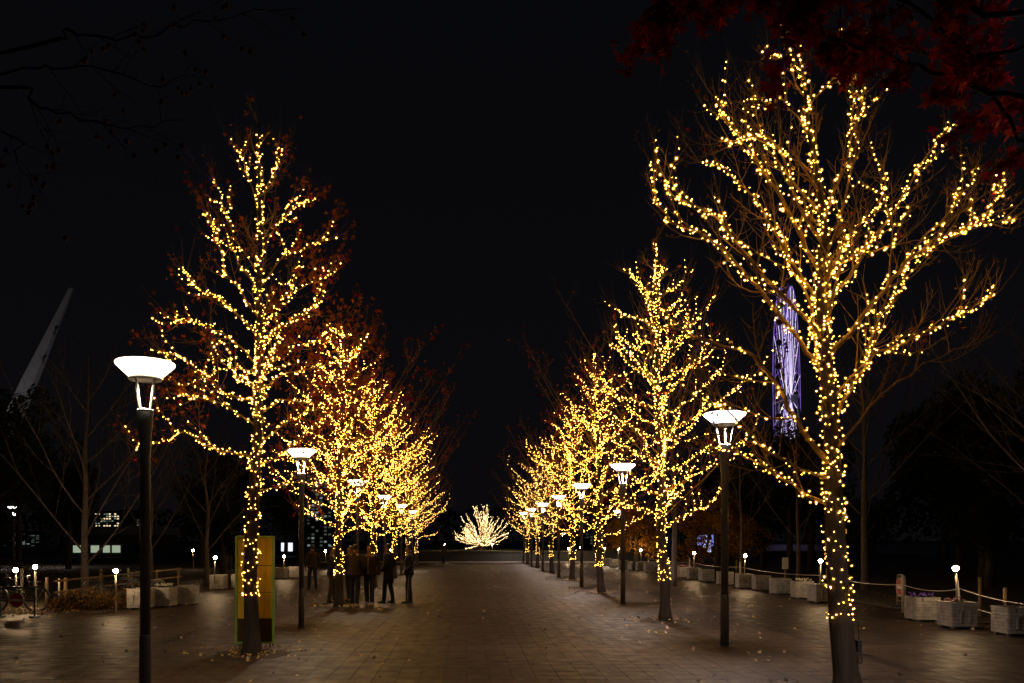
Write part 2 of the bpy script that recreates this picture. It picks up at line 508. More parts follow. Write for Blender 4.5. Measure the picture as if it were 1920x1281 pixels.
def string_along(rg, pts, rad, spacing, strands, t0=0, t1=1, slack=.03):
    """strings of bulbs wound loosely round a limb: lists of positions"""
    out = []
    length = sum((pts[i + 1] - pts[i]).length for i in range(len(pts) - 1))
    for s_ in range(strands):
        ph = rg.uniform(0, 6.28); n = max(2, int(length * (t1 - t0) / spacing))
        pitch = rg.uniform(.5, 1.1) * rg.choice((-1, 1))
        line = []
        for i in range(n):
            t = t0 + (t1 - t0) * min(1, (i + rg.uniform(-.75, .75) + .4) / n)
            t = max(0, min(1, t))
            p, tg = path_at(pts, t)
            a = tg.orthogonal().normalized(); b = tg.cross(a)
            r = (rad(t) if callable(rad) else rad) + .012 + rg.random() ** 2 * slack
            w_ = ph + i * pitch
            line.append(p + (a * math.cos(w_) + b * math.sin(w_)) * r)
        out.append(line)
    return out

def make_strings(lines, label, base, r, m, singles=0, cable=False, sub=True, group='strings of lights wound round the avenue trees', rg=None):
    root = thing('string_lights', label, 'string lights', base, 0, group)
    off = Vector(base)
    r = r * 1.22  # shell widened beyond bulb size for the painted halo
    mb = MB(); cb = MB()
    allp = [p - off for ln in lines for p in ln]
    idx = sorted(range(len(allp)), key=lambda i: allp[i].y)
    ch = set(idx[:singles])
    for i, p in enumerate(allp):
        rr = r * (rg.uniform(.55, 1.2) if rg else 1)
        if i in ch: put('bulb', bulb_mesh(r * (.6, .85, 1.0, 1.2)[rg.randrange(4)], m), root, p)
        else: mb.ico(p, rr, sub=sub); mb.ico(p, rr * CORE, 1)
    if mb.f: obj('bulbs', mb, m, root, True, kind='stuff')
    if cable:
        for ln in lines:
            if len(ln) > 1: cb.tube([p - off + Vector((0, 0, .008)) for p in ln], .0028, 3, cap=False)
        obj('cable', cb, M_cable, root)
    return root, len(allp)

NB = 0
def lit_tree(label, slabel, base, trunk, limbs, seed, r0, lit_to=.98, sub_n=5, sub_L=.9, leaves=600, leaf_size=.12, leaf_w=(3, 3, 2, 1), leaf_fn=None,
             seeds=0, br=.02, spacing=.085, strands=2, singles_b=0, singles_l=0, cable=False, twig_level=1, bulbmat=None, zlit=1.0, sublit=.45, trunk_strands=5, bulb_sub=True, trunk_sides=12, seg=3, up=.16):
    global NB
    rg = random.Random(seed)
    root = thing('sweetgum_tree', label, 'tree', base, 0, 'string-lit trees along the avenue')
    off = Vector(base)
    tp = smooth_path([p - off for p in trunk], 6)
    H = tp[-1].z
    def tr(t): return r0 * (1 - .9 * t ** .85)
    mb = MB()
    rad = []
    for i, p in enumerate(tp):
        t = i / (len(tp) - 1); q = tr(t)
        if p.z < .35: q *= 1 + (.35 - p.z) * .9
        rad.append(q)
    mb.tube(tp, rad, trunk_sides)
    # ridges of the bark: push the rings in and out
    if trunk_sides > 14:
        for i in range(len(tp)):
            for k_ in range(trunk_sides):
                v = mb.v[i * trunk_sides + k_]
                d = v - tp[i]; v += d * (.07 * math.sin(k_ * 2.7) + .05 * noise.noise(Vector((k_ * .9, i * .7, seed))))
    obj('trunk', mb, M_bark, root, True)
    bm_ = MB(); tips = []; lit = []
    for (pp, rl, li, fr) in limbs:
        pp = smooth_path([p - off for p in pp], seg)
        # small kinks
        for i in range(1, len(pp) - 1): pp[i] += rvec(rg) * .025
        n = len(pp)
        bm_.tube(pp, [.68 * rl * (1 - .8 * i / (n - 1)) for i in range(n)], 6, cap=False)
        sp = []
        length = sum((pp[i + 1] - pp[i]).length for i in range(n - 1))
        kids(bm_, rg, pp, rl * .34, sub_n, sub_L * min(1.2, .35 + length * .35), twig_level, up, tips, .22, (25, 62), 4, .55, sp)
        tips.append((pp[-1], (pp[-1] - pp[-2]).normalized(), 1))
        # tips running on past the lights
        kids(bm_, rg, pp[-3:], rl * .3, 4, sub_L * .9, max(0, twig_level - 1), up + .1, tips, .3, (5, 45), 3, .5)
        if li > 0:
            lit += string_along(rg, pp, (lambda t, rl=rl: rl * (1 - .8 * t)), spacing, li, 0.02, fr)
            for (q, rr) in sp:
                if rg.random() < sublit: lit += string_along(rg, q, .004, spacing * 1.05, 1, 0, rg.uniform(.5, .95))
    # upper trunk twigs
    kids(bm_, rg, tp[len(tp) // 2:], r0 * .22, 14, sub_L * .9, twig_level, up + .05, tips, .1, (30, 70), 3, .5)
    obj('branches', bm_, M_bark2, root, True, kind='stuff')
    zf = zlit
    i0 = next(i for i, p in enumerate(tp) if p.z > zf)
    t0 = i0 / (len(tp) - 1)
    lit += string_along(rg, tp, tr, spacing * 1.15, trunk_strands, t0 - .01, .62, .05)
    lit += string_along(rg, tp, tr, spacing, max(2, trunk_strands - 2), .55, lit_to, .03)
    # the ring where the strings end
    zr = [Vector((math.cos(a) * (tr(t0) + .03), math.sin(a) * (tr(t0) + .03), zf + rg.uniform(-.04, .05))) + Vector((tp[i0].x, tp[i0].y, 0)) for a in [x * .62 for x in range(10)]]
    lit.append(zr)
    lit = [[p + off for p in ln] for ln in lit]
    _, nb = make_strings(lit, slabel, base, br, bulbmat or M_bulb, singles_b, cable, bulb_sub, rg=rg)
    NB += nb
    # leaves round the twig tips
    cand = [t for t in tips]
    pts = []
    tries = 0
    while len(pts) < leaves and tries < leaves * 12:
        tries += 1
        p, d, lv = rg.choice(cand)
        q = p - d * rg.uniform(0, .35) + rvec(rg) * rg.uniform(.02, .12)
        if leaf_fn and rg.random() > leaf_fn(q + off): continue
        pts.append(q)
    if pts: put_leaves(root, rg, pts, leaf_size, leaf_w, M_leaf, singles_l)
    if seeds:
        sb = MB()
        for i in range(seeds):
            p, d, lv = rg.choice(cand)
            q = p - d * rg.uniform(0, .3) + rvec(rg) * .03 - UP * .04
            sb.ico(q, rg.uniform(.013, .02))
        obj('seed_balls', sb, M_seed, root, True, kind='stuff')
    return root

def limb_px(pts, d0, d1):
    """limb through pixels, moving in depth from d0 to d1"""
    n = len(pts)
    return [P(x, y, d0 + (d1 - d0) * (i / (n - 1)) ** .9) for i, (x, y) in enumerate(pts)]

# ---- nearest tree beside the planters
D = 9.4
T = [(1592, 1316), (1586, 1260), (1576, 1160), (1568, 1040), (1563, 930), (1560, 850), (1553, 740), (1544, 640), (1540, 540), (1545, 430), (1532, 330), (1516, 240), (1507, 150)]
tr_ = [P(x, y, D) for x, y in T]
tr_[0].z = -.03
LM = []
def lr(pts, rl, li, fr, dd, d=D): LM.append((limb_px(pts, d, d + dd), rl, li, fr))
lr([(1560, 955), (1520, 932), (1470, 900), (1425, 868), (1385, 850), (1340, 840)], .035, 2, 1, .5)
lr([(1560, 900), (1500, 880), (1440, 850), (1395, 800), (1350, 760), (1310, 750)], .03, 1, .9, -1.0)
lr([(1556, 870), (1520, 830), (1480, 765), (1440, 700), (1400, 660), (1330, 640), (1255, 615)], .055, 1, .55, -.9)
lr([(1545, 700), (1500, 640), (1440, 560), (1385, 505), (1330, 450), (1275, 425), (1235, 385), (1222, 300)], .045, 2, 1, .8)
lr([(1543, 640), (1490, 580), (1430, 520), (1375, 440), (1330, 400), (1270, 370), (1235, 320)], .04, 2, .95, -1.2)
lr([(1541, 570), (1500, 510), (1450, 430), (1410, 370), (1360, 320), (1300, 300)], .035, 2, .95, 1.4)
lr([(1541, 520), (1500, 440), (1450, 350), (1405, 280), (1365, 230), (1342, 180)], .04, 2, 1, .4)
lr([(1544, 460), (1500, 380), (1470, 300), (1440, 260), (1395, 262), (1345, 268)], .03, 2, 1, -.8)
lr([(1540, 400), (1480, 330), (1445, 285), (1410, 190)], .03, 1, .9, 1.0)
lr([(1520, 260), (1480, 200), (1445, 185), (1415, 183)], .02, 1, 1, .2)
lr([(1510, 170), (1495, 130), (1465, 115), (1440, 100)], .014, 1, 1, -.3)
lr([(1512, 180), (1500, 130), (1494, 65)], .014, 1, 1, .1)
lr([(1515, 200), (1560, 150), (1590, 100), (1600, 80)], .018, 1, 1, .3)
lr([(1541, 420), (1560, 370), (1590, 290), (1605, 220), (1625, 165)], .03, 2, 1, -.4)
lr([(1545, 450), (1580, 400), (1600, 300), (1600, 220), (1598, 130)], .028, 1, 1, .7)
lr([(1541, 540), (1570, 480), (1600, 430), (1640, 400), (1660, 350), (1655, 300)], .03, 2, .9, 1.5)
lr([(1543, 590), (1590, 520), (1640, 445), (1690, 375), (1725, 310), (1782, 235)], .04, 2, 1, .5)
lr([(1548, 680), (1610, 600), (1660, 540), (1700, 490), (1750, 450), (1800, 430), (1850, 418), (1898, 415)], .045, 2, 1, -.6)
lr([(1690, 500), (1740, 440), (1790, 380), (1820, 345), (1835, 310)], .025, 1, 1, .4)
lr([(1800, 430), (1850, 400), (1870, 370), (1882, 340)], .014, 1, 1, -.5)
lr([(1553, 760), (1600, 710), (1640, 665), (1700, 640), (1760, 612), (1820, 580), (1872, 550)], .04, 2, .98, .3)
lr([(1556, 800), (1590, 740), (1620, 690), (1640, 610), (1680, 560), (1700, 500)], .04, 2, 1, 1.2)
lr([(1560, 850), (1610, 790), (1680, 720), (1760, 670), (1840, 640)], .028, 0, 0, -1.0)
lr([(1548, 620), (1570, 520), (1590, 470), (1600, 430)], .03, 2, .9, -.9)
lr([(1551, 720), (1530, 650), (1520, 560), (1480, 500), (1470, 440), (1430, 400)], .035, 2, .9, .9)
lr([(1545, 560), (1560, 500), (1640, 470), (1720, 450), (1780, 460)], .022, 1, .6, -1.6)
t1 = lit_tree('largest string-lit tree standing nearest the viewer, bare crown with seed balls', 'warm bulbs wound round the largest bare tree nearest the viewer',
    (tr_[0].x, tr_[0].y, 0), tr_, LM, 11, .150, lit_to=.97, sub_n=10, sub_L=.85, leaves=90, seeds=900, br=.0180, spacing=.064, strands=2,
    singles_b=300, cable=True, twig_level=1, trunk_strands=6, trunk_sides=30, sublit=.34, up=.2, leaf_size=.09)

# ---- tree in front of the yellow notice board
D = 13.2
T = [(473, 1228), (472, 1160), (470, 1050), (476, 930), (482, 840), (486, 740), (488, 640), (486, 540), (488, 440), (486, 340), (485, 228)]
tr_ = [P(x, y, D) for x, y in T]; tr_[0].z = -.03
LM = []
for a in [
    ([(480, 858), (430, 850), (385, 832), (345, 812), (300, 828), (252, 842)], .03, 2, 1, .3),
    ([(482, 800), (440, 770), (400, 752), (360, 745), (330, 740)], .024, 1, 1, -1.2),
    ([(484, 750), (430, 740), (380, 700), (340, 672), (285, 655)], .03, 2, 1, .8),
    ([(486, 700), (440, 690), (400, 700), (350, 720), (300, 700)], .024, 1, .9, 1.8),
    ([(487, 690), (440, 640), (400, 618), (360, 603), (325, 600)], .026, 2, 1, -.6),
    ([(488, 640), (440, 585), (410, 560), (370, 540), (335, 500)], .028, 2, 1, .9),
    ([(487, 600), (450, 545), (420, 500), (412, 450), (390, 400)], .026, 2, 1, -.9),
    ([(487, 520), (450, 460), (425, 410), (412, 370), (403, 335)], .02, 1, 1, .4),
    ([(487, 420), (465, 330), (455, 300), (449, 280)], .016, 1, 1, -.2),
    ([(487, 420), (505, 340), (517, 310), (521, 268)], .016, 1, 1, .3),
    ([(487, 480), (520, 420), (545, 395), (572, 380)], .018, 1, 1, .9),
    ([(487, 540), (530, 480), (570, 465), (611, 447)], .022, 1, 1, -.7),
    ([(487, 600), (530, 560), (580, 535), (632, 510)], .024, 1, 1, .6),
    ([(487, 650), (530, 610), (570, 590), (612, 555)], .024, 2, .9, -1.3),
    ([(487, 700), (540, 660), (590, 640), (625, 620), (658, 632)], .028, 2, 1, .7),
    ([(487, 730), (540, 700), (600, 690), (660, 665), (690, 650)], .026, 2, .9, -.9),
    ([(484, 780), (530, 750), (590, 755), (650, 740), (700, 735)], .026, 2, .8, 1.5),
    ([(482, 830), (530, 800), (580, 770), (620, 760), (650, 735)], .026, 2, .9, .4),
    ([(481, 870), (520, 860), (560, 820), (595, 795), (610, 790)], .026, 2, 1, -.8),
    ([(477, 925), (510, 915), (560, 905), (600, 905), (640, 880)], .022, 1, .8, .9),
    ([(484, 790), (470, 720), (440, 700), (430, 650)], .024, 2, .9, -2.0),
    ([(485, 740), (500, 690), (520, 640), (515, 600)], .024, 2, .9, -2.0),
    ([(486, 640), (500, 600), (540, 560), (550, 500)], .022, 1, .9, 1.9),
    ([(486, 560), (470, 520), (440, 480), (430, 430)], .02, 1, .9, 1.6)]:
    LM.append((limb_px(a[0], D, D + a[4]), a[1], a[2], a[3]))
def lf1(p):
    x = p.x + 3.5
    a = .25 + .5 * (x > .7) + .35 * (p.z < 4.8)
    return a * (1.0 if abs(x) > .35 else .35)
lit_tree('tall cone-shaped string-lit tree with rust leaves in front of the yellow board', 'warm bulbs wound round the tall tree in front of the yellow board',
    (tr_[0].x, tr_[0].y, 0), tr_, LM, 12, .135, sub_n=8, sub_L=1.0, leaves=2300, leaf_fn=lf1, leaf_w=(2, 4, 5, .6), br=.0190, spacing=.070, singles_b=300, singles_l=300, cable=True,
    trunk_strands=5, trunk_sides=24, sublit=.45, seeds=120, up=.18)

# ---- generic lit trees
def gen_limbs(rg, x, y, zb, zt, Rm, n, H, lit=2, fr=.85, lean=0):
    out = []
    for i in range(n):
        t = i / (n - 1)
        z = zb + (zt - zb) * t ** .95
        az = i * 2.39996 + rg.uniform(-.3, .3)
        rr = Rm * (min(1, .72 + t * 1.1) if t < .25 else (1 - .80 * ((t - .25) / .75) ** 1.35)) * rg.uniform(.8, 1.2)
        rise = rr * rg.uniform(.35, .75) + .25 * t
        c = Vector((x + lean * t, y, z)); dx, dy = math.cos(az), math.sin(az)
        e = c + Vector((dx * rr, dy * rr, rise))
        m1 = c + Vector((dx * rr * .35, dy * rr * .35, rise * .22 + rg.uniform(-.05, .1)))
        m2 = c + Vector((dx * rr * .7, dy * rr * .7, rise * .55 + rg.uniform(-.1, .15)))
        out.append(([c, m1, m2, e], .03 * (1 - .5 * t), lit, fr))
    return out
def generic(label, slabel, x, y, H, Rm, seed, n=22, leaves=700, zb=2.0, lean=0., leaf_w=(3, 2, 2, 3), br=.022, bulbmat=None, leaf_fn=None, sp=.11, r0=.13, lit=2, sublit=.6, sub_L=1.0, leaf_size=.13, ext=1.25):
    rg = random.Random(seed)
    tr = []
    for i in range(9):
        t = i / 8
        tr.append(Vector((x + lean * t + rg.uniform(-.05, .05) * (0 < i), y + rg.uniform(-.05, .05) * (0 < i), H * t)))
    tr[0].z = -.03
    LMx = gen_limbs(rg, x, y, zb, H * .88, Rm, n, H, lit, .88, lean)
    # unlit outer limbs carry the leafy outer crown
    for i in range(8):
        az = rg.uniform(0, 6.28); z = rg.uniform(zb, H * .6); rr = Rm * rg.uniform(1.0, ext)
        c = Vector((x, y, z))
        LMx.append(([c, c + Vector((math.cos(az) * rr * .5, math.sin(az) * rr * .5, rr * .5)), c + Vector((math.cos(az) * rr, math.sin(az) * rr, rr * 1.3))], .022, 0, 0))
    return lit_tree(label, slabel, (x, y, 0), tr, LMx, seed, r0, sub_n=6, sub_L=sub_L, leaves=leaves, leaf_w=leaf_w, br=br, spacing=sp, bulbmat=bulbmat,
                    leaf_fn=leaf_fn, sublit=sublit, trunk_strands=5, bulb_sub=y < 24, leaf_size=leaf_size, seg=3)
row = 'row of lit trees on the planter side'
generic('second string-lit tree in the row on the planter side, red leaves low in its crown', 'bulbs on the second tree of the row on the planter side', 4.66, 18.7, 9.1, 2.15, 21, n=38, leaves=420, zb=2.2, br=.0205, sp=.085, leaf_fn=lambda p: 1 if p.z < 6 else .35, lean=-.25)
generic('third string-lit tree in the row on the planter side', 'bulbs on the third tree of the row on the planter side', 4.8, 28.3, 8.8, 2.4, 22, n=34, leaves=1500, lean=-.3, br=.022, sp=.11, ext=1.5)
generic('fourth string-lit tree in the row on the planter side', 'bulbs on the fourth tree of the row on the planter side', 4.95, 37.5, 8.5, 2.6, 23, n=32, leaves=1600, br=.0225, sp=.125, bulbmat=M_bulb, ext=1.5)
generic('fifth string-lit tree in the row on the planter side', 'bulbs on the fifth tree of the row on the planter side', 4.9, 45.8, 8.2, 2.6, 24, n=28, leaves=1400, br=.024, sp=.14, bulbmat=M_bulbw)
generic('sixth string-lit tree in the row on the planter side', 'bulbs on the sixth tree of the row on the planter side', 4.8, 54.2, 7.4, 2.5, 25, n=24, leaves=500, br=.025, sp=.155, bulbmat=M_bulbw)
generic('farthest string-lit tree in the row on the planter side', 'bulbs on the farthest tree of the row on the planter side', 4.8, 62.5, 6.6, 2.4, 26, n=22, leaves=400, br=.027, sp=.17, bulbmat=M_bulbw)
lfL = lambda p: 1 if p.z > 3 else .6
generic('second string-lit tree beyond the yellow board, with a group of people at its foot', 'bulbs on the tree where the group of people stands', -3.62, 22.6, 8.1, 2.15, 31, n=36, leaves=2300, zb=2.1, br=.021, sp=.09, lean=.1, ext=1.6, sub_L=1.15)
generic('third string-lit tree in the row beyond the yellow board', 'bulbs on the third tree of the row beyond the yellow board', -3.66, 31.4, 8.9, 2.6, 32, n=36, leaves=2600, br=.022, sp=.11, ext=1.7, sub_L=1.15)
generic('fourth string-lit tree in the row beyond the yellow board', 'bulbs on the fourth tree of the row beyond the yellow board', -3.66, 40.2, 8.8, 2.7, 33, n=32, leaves=2400, br=.0235, sp=.125, ext=1.5)
generic('fifth string-lit tree in the row beyond the yellow board', 'bulbs on the fifth tree of the row beyond the yellow board', -3.66, 49, 8.2, 2.6, 34, n=28, leaves=1600, br=.025, sp=.14, bulbmat=M_bulbw)
generic('farthest string-lit tree in the row beyond the yellow board', 'bulbs on the farthest tree of the row beyond the yellow board', -3.66, 58, 6.6, 2.5, 35, n=24, leaves=400, br=.027, sp=.155, bulbmat=M_bulbw)

# ---- fan-shaped lit tree on the terrace
D = 76.0
base = P(905, 1033, D); base.z = .97
root = thing('spreading_tree', 'low fan-shaped tree outlined in pale lights at the end of the avenue', 'tree', base)
rg = random.Random(77)
bm_ = MB(); lit = []; tips = []
mb = MB(); mb.tube([Vector((0, 0, -.1)), Vector((0, 0, .4)), Vector((0, 0, .9))], [.35, .28, .2], 10); obj('trunk', mb, M_bark, root, True)
for i in range(46):
    az = i * 2.39996; el = R(8 + 80 * rg.random() ** 1.25)
    L_ = 2.45 + 1.35 * math.sin(el); d = Vector((math.cos(az) * math.cos(el), math.sin(az) * math.cos(el), math.sin(el)))
    q = twig_path(rg, Vector((0, 0, .3)), d, L_ * rg.uniform(.82, 1.08), 7, .11, .015)
    bm_.tube(q, [.06 * (1 - .8 * k_ / 7) for k_ in range(8)], 5, cap=False)
    lit += string_along(rg, q, .03, .13, 2, .15)
    sp = []; kids(bm_, rg, q, .03, 4, .9, 0, .03, tips, .35, (20, 42), 4, .5, sp)
    for (q2, rr) in sp: lit += string_along(rg, q2, .01, .13, 1)
obj('branches', bm_, M_bark2, root, True, kind='stuff')
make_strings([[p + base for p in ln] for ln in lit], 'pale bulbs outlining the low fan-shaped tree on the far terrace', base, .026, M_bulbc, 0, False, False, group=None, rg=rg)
print('bulbs', NB)

# ------------------------------------------------------------------ street lamps
def make_lamp(warm=True):
    root = thing('street_lamp', '', 'street lamp', (0, 0, 0), 0, 'bowl-topped street lamps along the avenue')
    gl, dk = (M_glassL, M_diskL) if warm else (M_glassR, M_diskR)
    mb = MB()
    mb.lathe([(.0, 4.125), (.27, 4.12), (.335, 4.11), (.345, 4.098), (.335, 4.075), (.195, 3.945), (.175, 3.937), (0, 3.937)][::-1], sides=40)
    obj('bowl', mb, gl, root, True)
    mb = MB(); mb.lathe([(.150, 3.905), (.190, 3.905), (.196, 3.915), (.190, 3.933), (.150, 3.933)], sides=40); obj('ring', mb, M_lampwhite, root, True)
    mb = MB(); mb.lathe([(.0, 3.912), (.13, 3.912), (.13, 3.930), (0, 3.930)], sides=24); obj('lamp_disk', mb, dk, root)
    for k in range(4):
        a = R(45 + 90 * k + 22); mb = MB()
        m_ = Matrix.Rotation(a, 3, 'Z')
        p0, p1 = m_ @ Vector((.140, 0, 3.905)), m_ @ Vector((.078, 0, 3.556))
        tg = (p1 - p0).normalized(); t2 = Vector((-math.sin(a), math.cos(a), 0)); t3 = tg.cross(t2)
        for p in (p0, p1):
            for (u, v_) in ((-1, -1), (1, -1), (1, 1), (-1, 1)): mb.v.append(p + t2 * (u * .010) + t3 * (v_ * .009))
        for i in range(4): j = (i + 1) % 4; mb.face((i, j, 4 + j, 4 + i))
        mb.face((3, 2, 1, 0)); mb.face((4, 5, 6, 7))
        obj('strut', mb, M_lampwhite, root)
    mb = MB(); mb.lathe([(.0, 3.535), (.096, 3.535), (.098, 3.555), (.09, 3.562), (0, 3.565)], sides=28); obj('collar', mb, M_lampwhite, root, True)
    mb = MB(); mb.lathe([(.060, .92), (.060, 2.95), (.062, 3.05), (.070, 3.2), (.086, 3.42), (.095, 3.53), (.0, 3.534)], sides=28); obj('pole', mb, M_lampmetal, root, True)
    mb = MB(); mb.lathe([(.070, 0), (.070, .905), (.066, .918), (.0, .919)], sides=28); sl = obj('base_sleeve', mb, M_lampmetal, root, True)
    mb = MB(); mb.lathe([(.0, .004), (.13, .004), (.13, .014), (.075, .016)], sides=20); obj('base_plate', mb, M_lampmetal, root)
    for z in (.15, .86):
        mb = MB(); mb.lathe([(.0, 0), (.009, 0), (.009, .008), (0, .009)], sides=10)
        for i in range(len(mb.v)):
            v = mb.v[i]; mb.v[i] = Vector((v.x - .01, -.068 - v.z, z + v.y))
        obj('bolt', mb, M_steel, sl)
    ld = bpy.data.lights.new('lamp_light', 'SPOT'); ld.energy = LAMP_W * (.85 if warm else 1.6); ld.shadow_soft_size = .07; ld.spot_size = R(152); ld.spot_blend = 1.0
    ld.color = (1.0, .80, .58) if warm else (1.0, .82, .74)
    lo = bpy.data.objects.new('lamp_light', ld); COL.objects.link(lo); lo.parent = root; lo.location = (0, 0, 3.85)
    return root
lw_ = make_lamp(True)
lw_.location = (-3.535, 8.76, 0); lw_['label'] = 'nearest bowl-topped lamp, glowing warm white, beside the sign board tree'
lw_.scale = (.91, .91, .937)
lc_ = make_lamp(False)
lc_.scale = (1.06, 1.06, 1.012)
lc_.location = (4.60, 14.2, 0); lc_['label'] = 'nearest bowl-topped lamp on the planter side, partly behind bare branches'
for i, (x, y) in enumerate([(-3.57, 17.2), (-3.57, 26), (-3.6, 35), (-3.6, 44), (-3.6, 53)]):
    dup(lw_, ORD[i + 1] + ' bowl-topped lamp in the row on the yellow board side', (x, y, 0), i * .7)
for i, (x, y) in enumerate([(4.67, 23.8), (4.65, 32.2), (4.68, 40.5), (4.68, 49), (4.68, 57.5), (4.68, 65.5)]):
    dup(lc_, ORD[i + 1] + ' bowl-topped lamp in the row on the planter side', (x, y, 0), .3 + i * .9)
dup(lc_, 'lone bowl-topped lamp standing in the dark beyond the bicycle barrier', (-30.7, 54, 0), 0, 'lamps away from the avenue')
dup(lc_, 'bowl-topped lamp farther off between two lit trees on the planter side', (11.6, 61, 0), .5, 'lamps away from the avenue')
dup(lc_, 'tiny distant lamp low between the lit trunks near the far wall', (14.8, 122, -1.2), .5, 'lamps away from the avenue')
dup(lc_, 'lamp out of the picture behind the nearest bare tree', (4.6, 5.2, 0), .5)

# ------------------------------------------------------------------ planters, globes, posts, rope
def make_planter(detail, seed):
    rg = random.Random(seed)
    root = thing('planter', '', 'planter', (0, 0, 0), 0, 'pale block planters')
    W, H = .56, .50
    mb = MB(); mb.box((0, 0, .05 + H / 2 - .01), (W - .05, W - .05, H - .03)); obj('planter_body', mb, M_core, root)
    mb = MB(); mb.box((0, 0, .05 + H - .022), (W - .09, W - .09, .03)); obj('planting_soil', mb, M_planter_soil, root)
    NCO = 7; ch = H / NCO; allb = MB()
    for c in range(NCO):
        for side in range(4):
            cuts = [0] + sorted(rg.uniform(.22, .78) for _ in range(rg.choice((1, 2)) if side % 2 == 0 else 1)) + [1]
            for i in range(len(cuts) - 1):
                a, b = cuts[i], cuts[i + 1]
                if b - a < .08: continue
                wdt = W - .032; x0 = -wdt / 2 + a * wdt; x1 = -wdt / 2 + b * wdt
                pr = rg.uniform(0, .006)
                mbb = allb if not detail else MB()
                m_ = Matrix.Rotation(PI / 2 * side, 3, 'Z')
                mbb.box(m_ @ Vector(((x0 + x1) / 2, -(W / 2 - .016) - pr / 2, .05 + ch * (c + .5))), (abs(x1 - x0) - .006, .03 + pr, ch - .008), mat=m_)
                if detail: obj('stone_block', mbb, M_stone, root)
    if not detail: obj('stone_blocks', allb, M_stone, root, kind='stuff')
    mb = MB()
    for q in range(4):
        m_ = Matrix.Rotation(PI / 2 * q, 3, 'Z')
        mb.box(m_ @ Vector((0, -(W / 2 - .012), .05 + H + .010)), (W + .006 - (.07 if q % 2 else 0), .038, .024), mat=m_)
    obj('rim', mb, M_stone, root)
    mb = MB()
    for sx in (-1, 1):
        for sy in (-1, 1): mb.box((sx * .2, sy * .2, .025), (.1, .1, .052))
    obj('feet', mb, M_core, root)
    # raised arch panel on the face turned to the viewer
    mb = MB(); a_ = -(W / 2 + .012)
    for x in (-.1, .1): mb.box((x, a_, .05 + .2), (.035, .022, .2))
    for k in range(7):
        t = PI * (k + .5) / 7; m_ = Matrix.Rotation(-(t - PI / 2), 3, 'Y')
        mb.box((math.cos(t) * .1, a_, .35 + math.sin(t) * .06), (.045, .022, .032), mat=m_)
    obj('arch_panel', mb, M_stone, root)
    return root
M_petal = {'purple': mat('petal_purple', (.22, .10, .62), .6), 'white': mat('petal_white', (.75, .72, .6), .6), 'dark': mat('petal_maroon', (.10, .02, .05), .6), 'pink': mat('petal_pink', (.55, .15, .3), .6)}
def flowers(kind, seed, label, loc, n=16):
    rg = random.Random(seed)
    root = thing('flowers', label, 'flowers', (loc[0], loc[1], .545), 0)
    fb = MB(); pb = MB()
    for i in range(n * 2):
        p = Vector((rg.uniform(-.21, .21), rg.uniform(-.21, .21), .0)); q = p + Vector((rg.uniform(-.05, .05), rg.uniform(-.05, .05), rg.uniform(.04, .11)))
        fb.tube([p - UP * .01, p.lerp(q, .5), q], [.003, .003, .002], 3)
        d = rvec(rg); d.z = abs(d.z) * .4; d.normalize(); s_ = d.cross(UP).normalized() * .016
        b = len(fb.v); fb.v += [p, p + d * .04 + s_ + UP * .02, p + d * .085 + UP * .02, p + d * .04 - s_ + UP * .02]; fb.face((b, b + 1, b + 2, b + 3))
        if i < n:
            for k in range(5):
                a = 2 * PI * k / 5 + rg.random(); nrm = (UP + Vector((rg.uniform(-.8, .2), rg.uniform(-1.4, 0), 0))).normalized()
                u = nrm.orthogonal().normalized(); w_ = nrm.cross(u); e = u * math.cos(a) + w_ * math.sin(a); f_ = -u * math.sin(a) + w_ * math.cos(a)
                b = len(pb.v); pb.v += [q, q + e * .022 + f_ * .014 + nrm * .004, q + e * .038 + nrm * .006, q + e * .022 - f_ * .014 + nrm * .004]; pb.face((b, b + 1, b + 2, b + 3))
    obj('foliage', fb, M_ever[1], root, kind='stuff'); obj('petals', pb, M_petal[kind], root, kind='stuff')
    return root

NEARP = [make_planter(True, 3), make_planter(True, 4)]
FARP = make_planter(False, 5)
PX = 10.72
pl_near = [(10.95, 15.95, 'white block planter with a raised arch, at the edge beside the rope end'),
           (10.62, 17.25, 'white block planter of dark flowers holding the brightest globe light'),
           (10.72, 18.75, 'white block planter filled with purple flowers')]
for i, (x, y, lb) in enumerate(pl_near):
    if i == 0: o = NEARP[0]
    elif i == 1: o = NEARP[1]
    else: o = copy_tree(NEARP[0])
    o.location = (x, y, 0); o['label'] = lb
    o.rotation_euler = (0, 0, (-.03, .02, -.05)[i])
far_list = [(10.75, 24.2), (10.9, 25.9), (10.95, 27.8), (11.1, 30.0), (10.95, 31.4), (10.9, 33.6), (10.95, 36.4), (10.9, 38.2), (10.9, 40.0), (10.9, 41.8), (10.9, 44.0), (10.6, 46.2), (10.6, 48.4), (10.5, 50.5), (10.4, 53), (10.4, 56), (10.4, 59)]
for i, (x, y) in enumerate(far_list):
    o = FARP if i == 0 else copy_tree(FARP)
    o.location = (x, y, 0); o.rotation_euler = (0, 0, random.Random(i).uniform(-.1, .1))
    lb = ORD[i] + ' block planter beyond the gap where the no-entry stand is'
    if i == 1: lb = 'block planter of white flowers beyond the gap with the no-entry stand'
    if i == 8: lb = 'block planter with pink flowers far along the rope row'
    o['label'] = lb
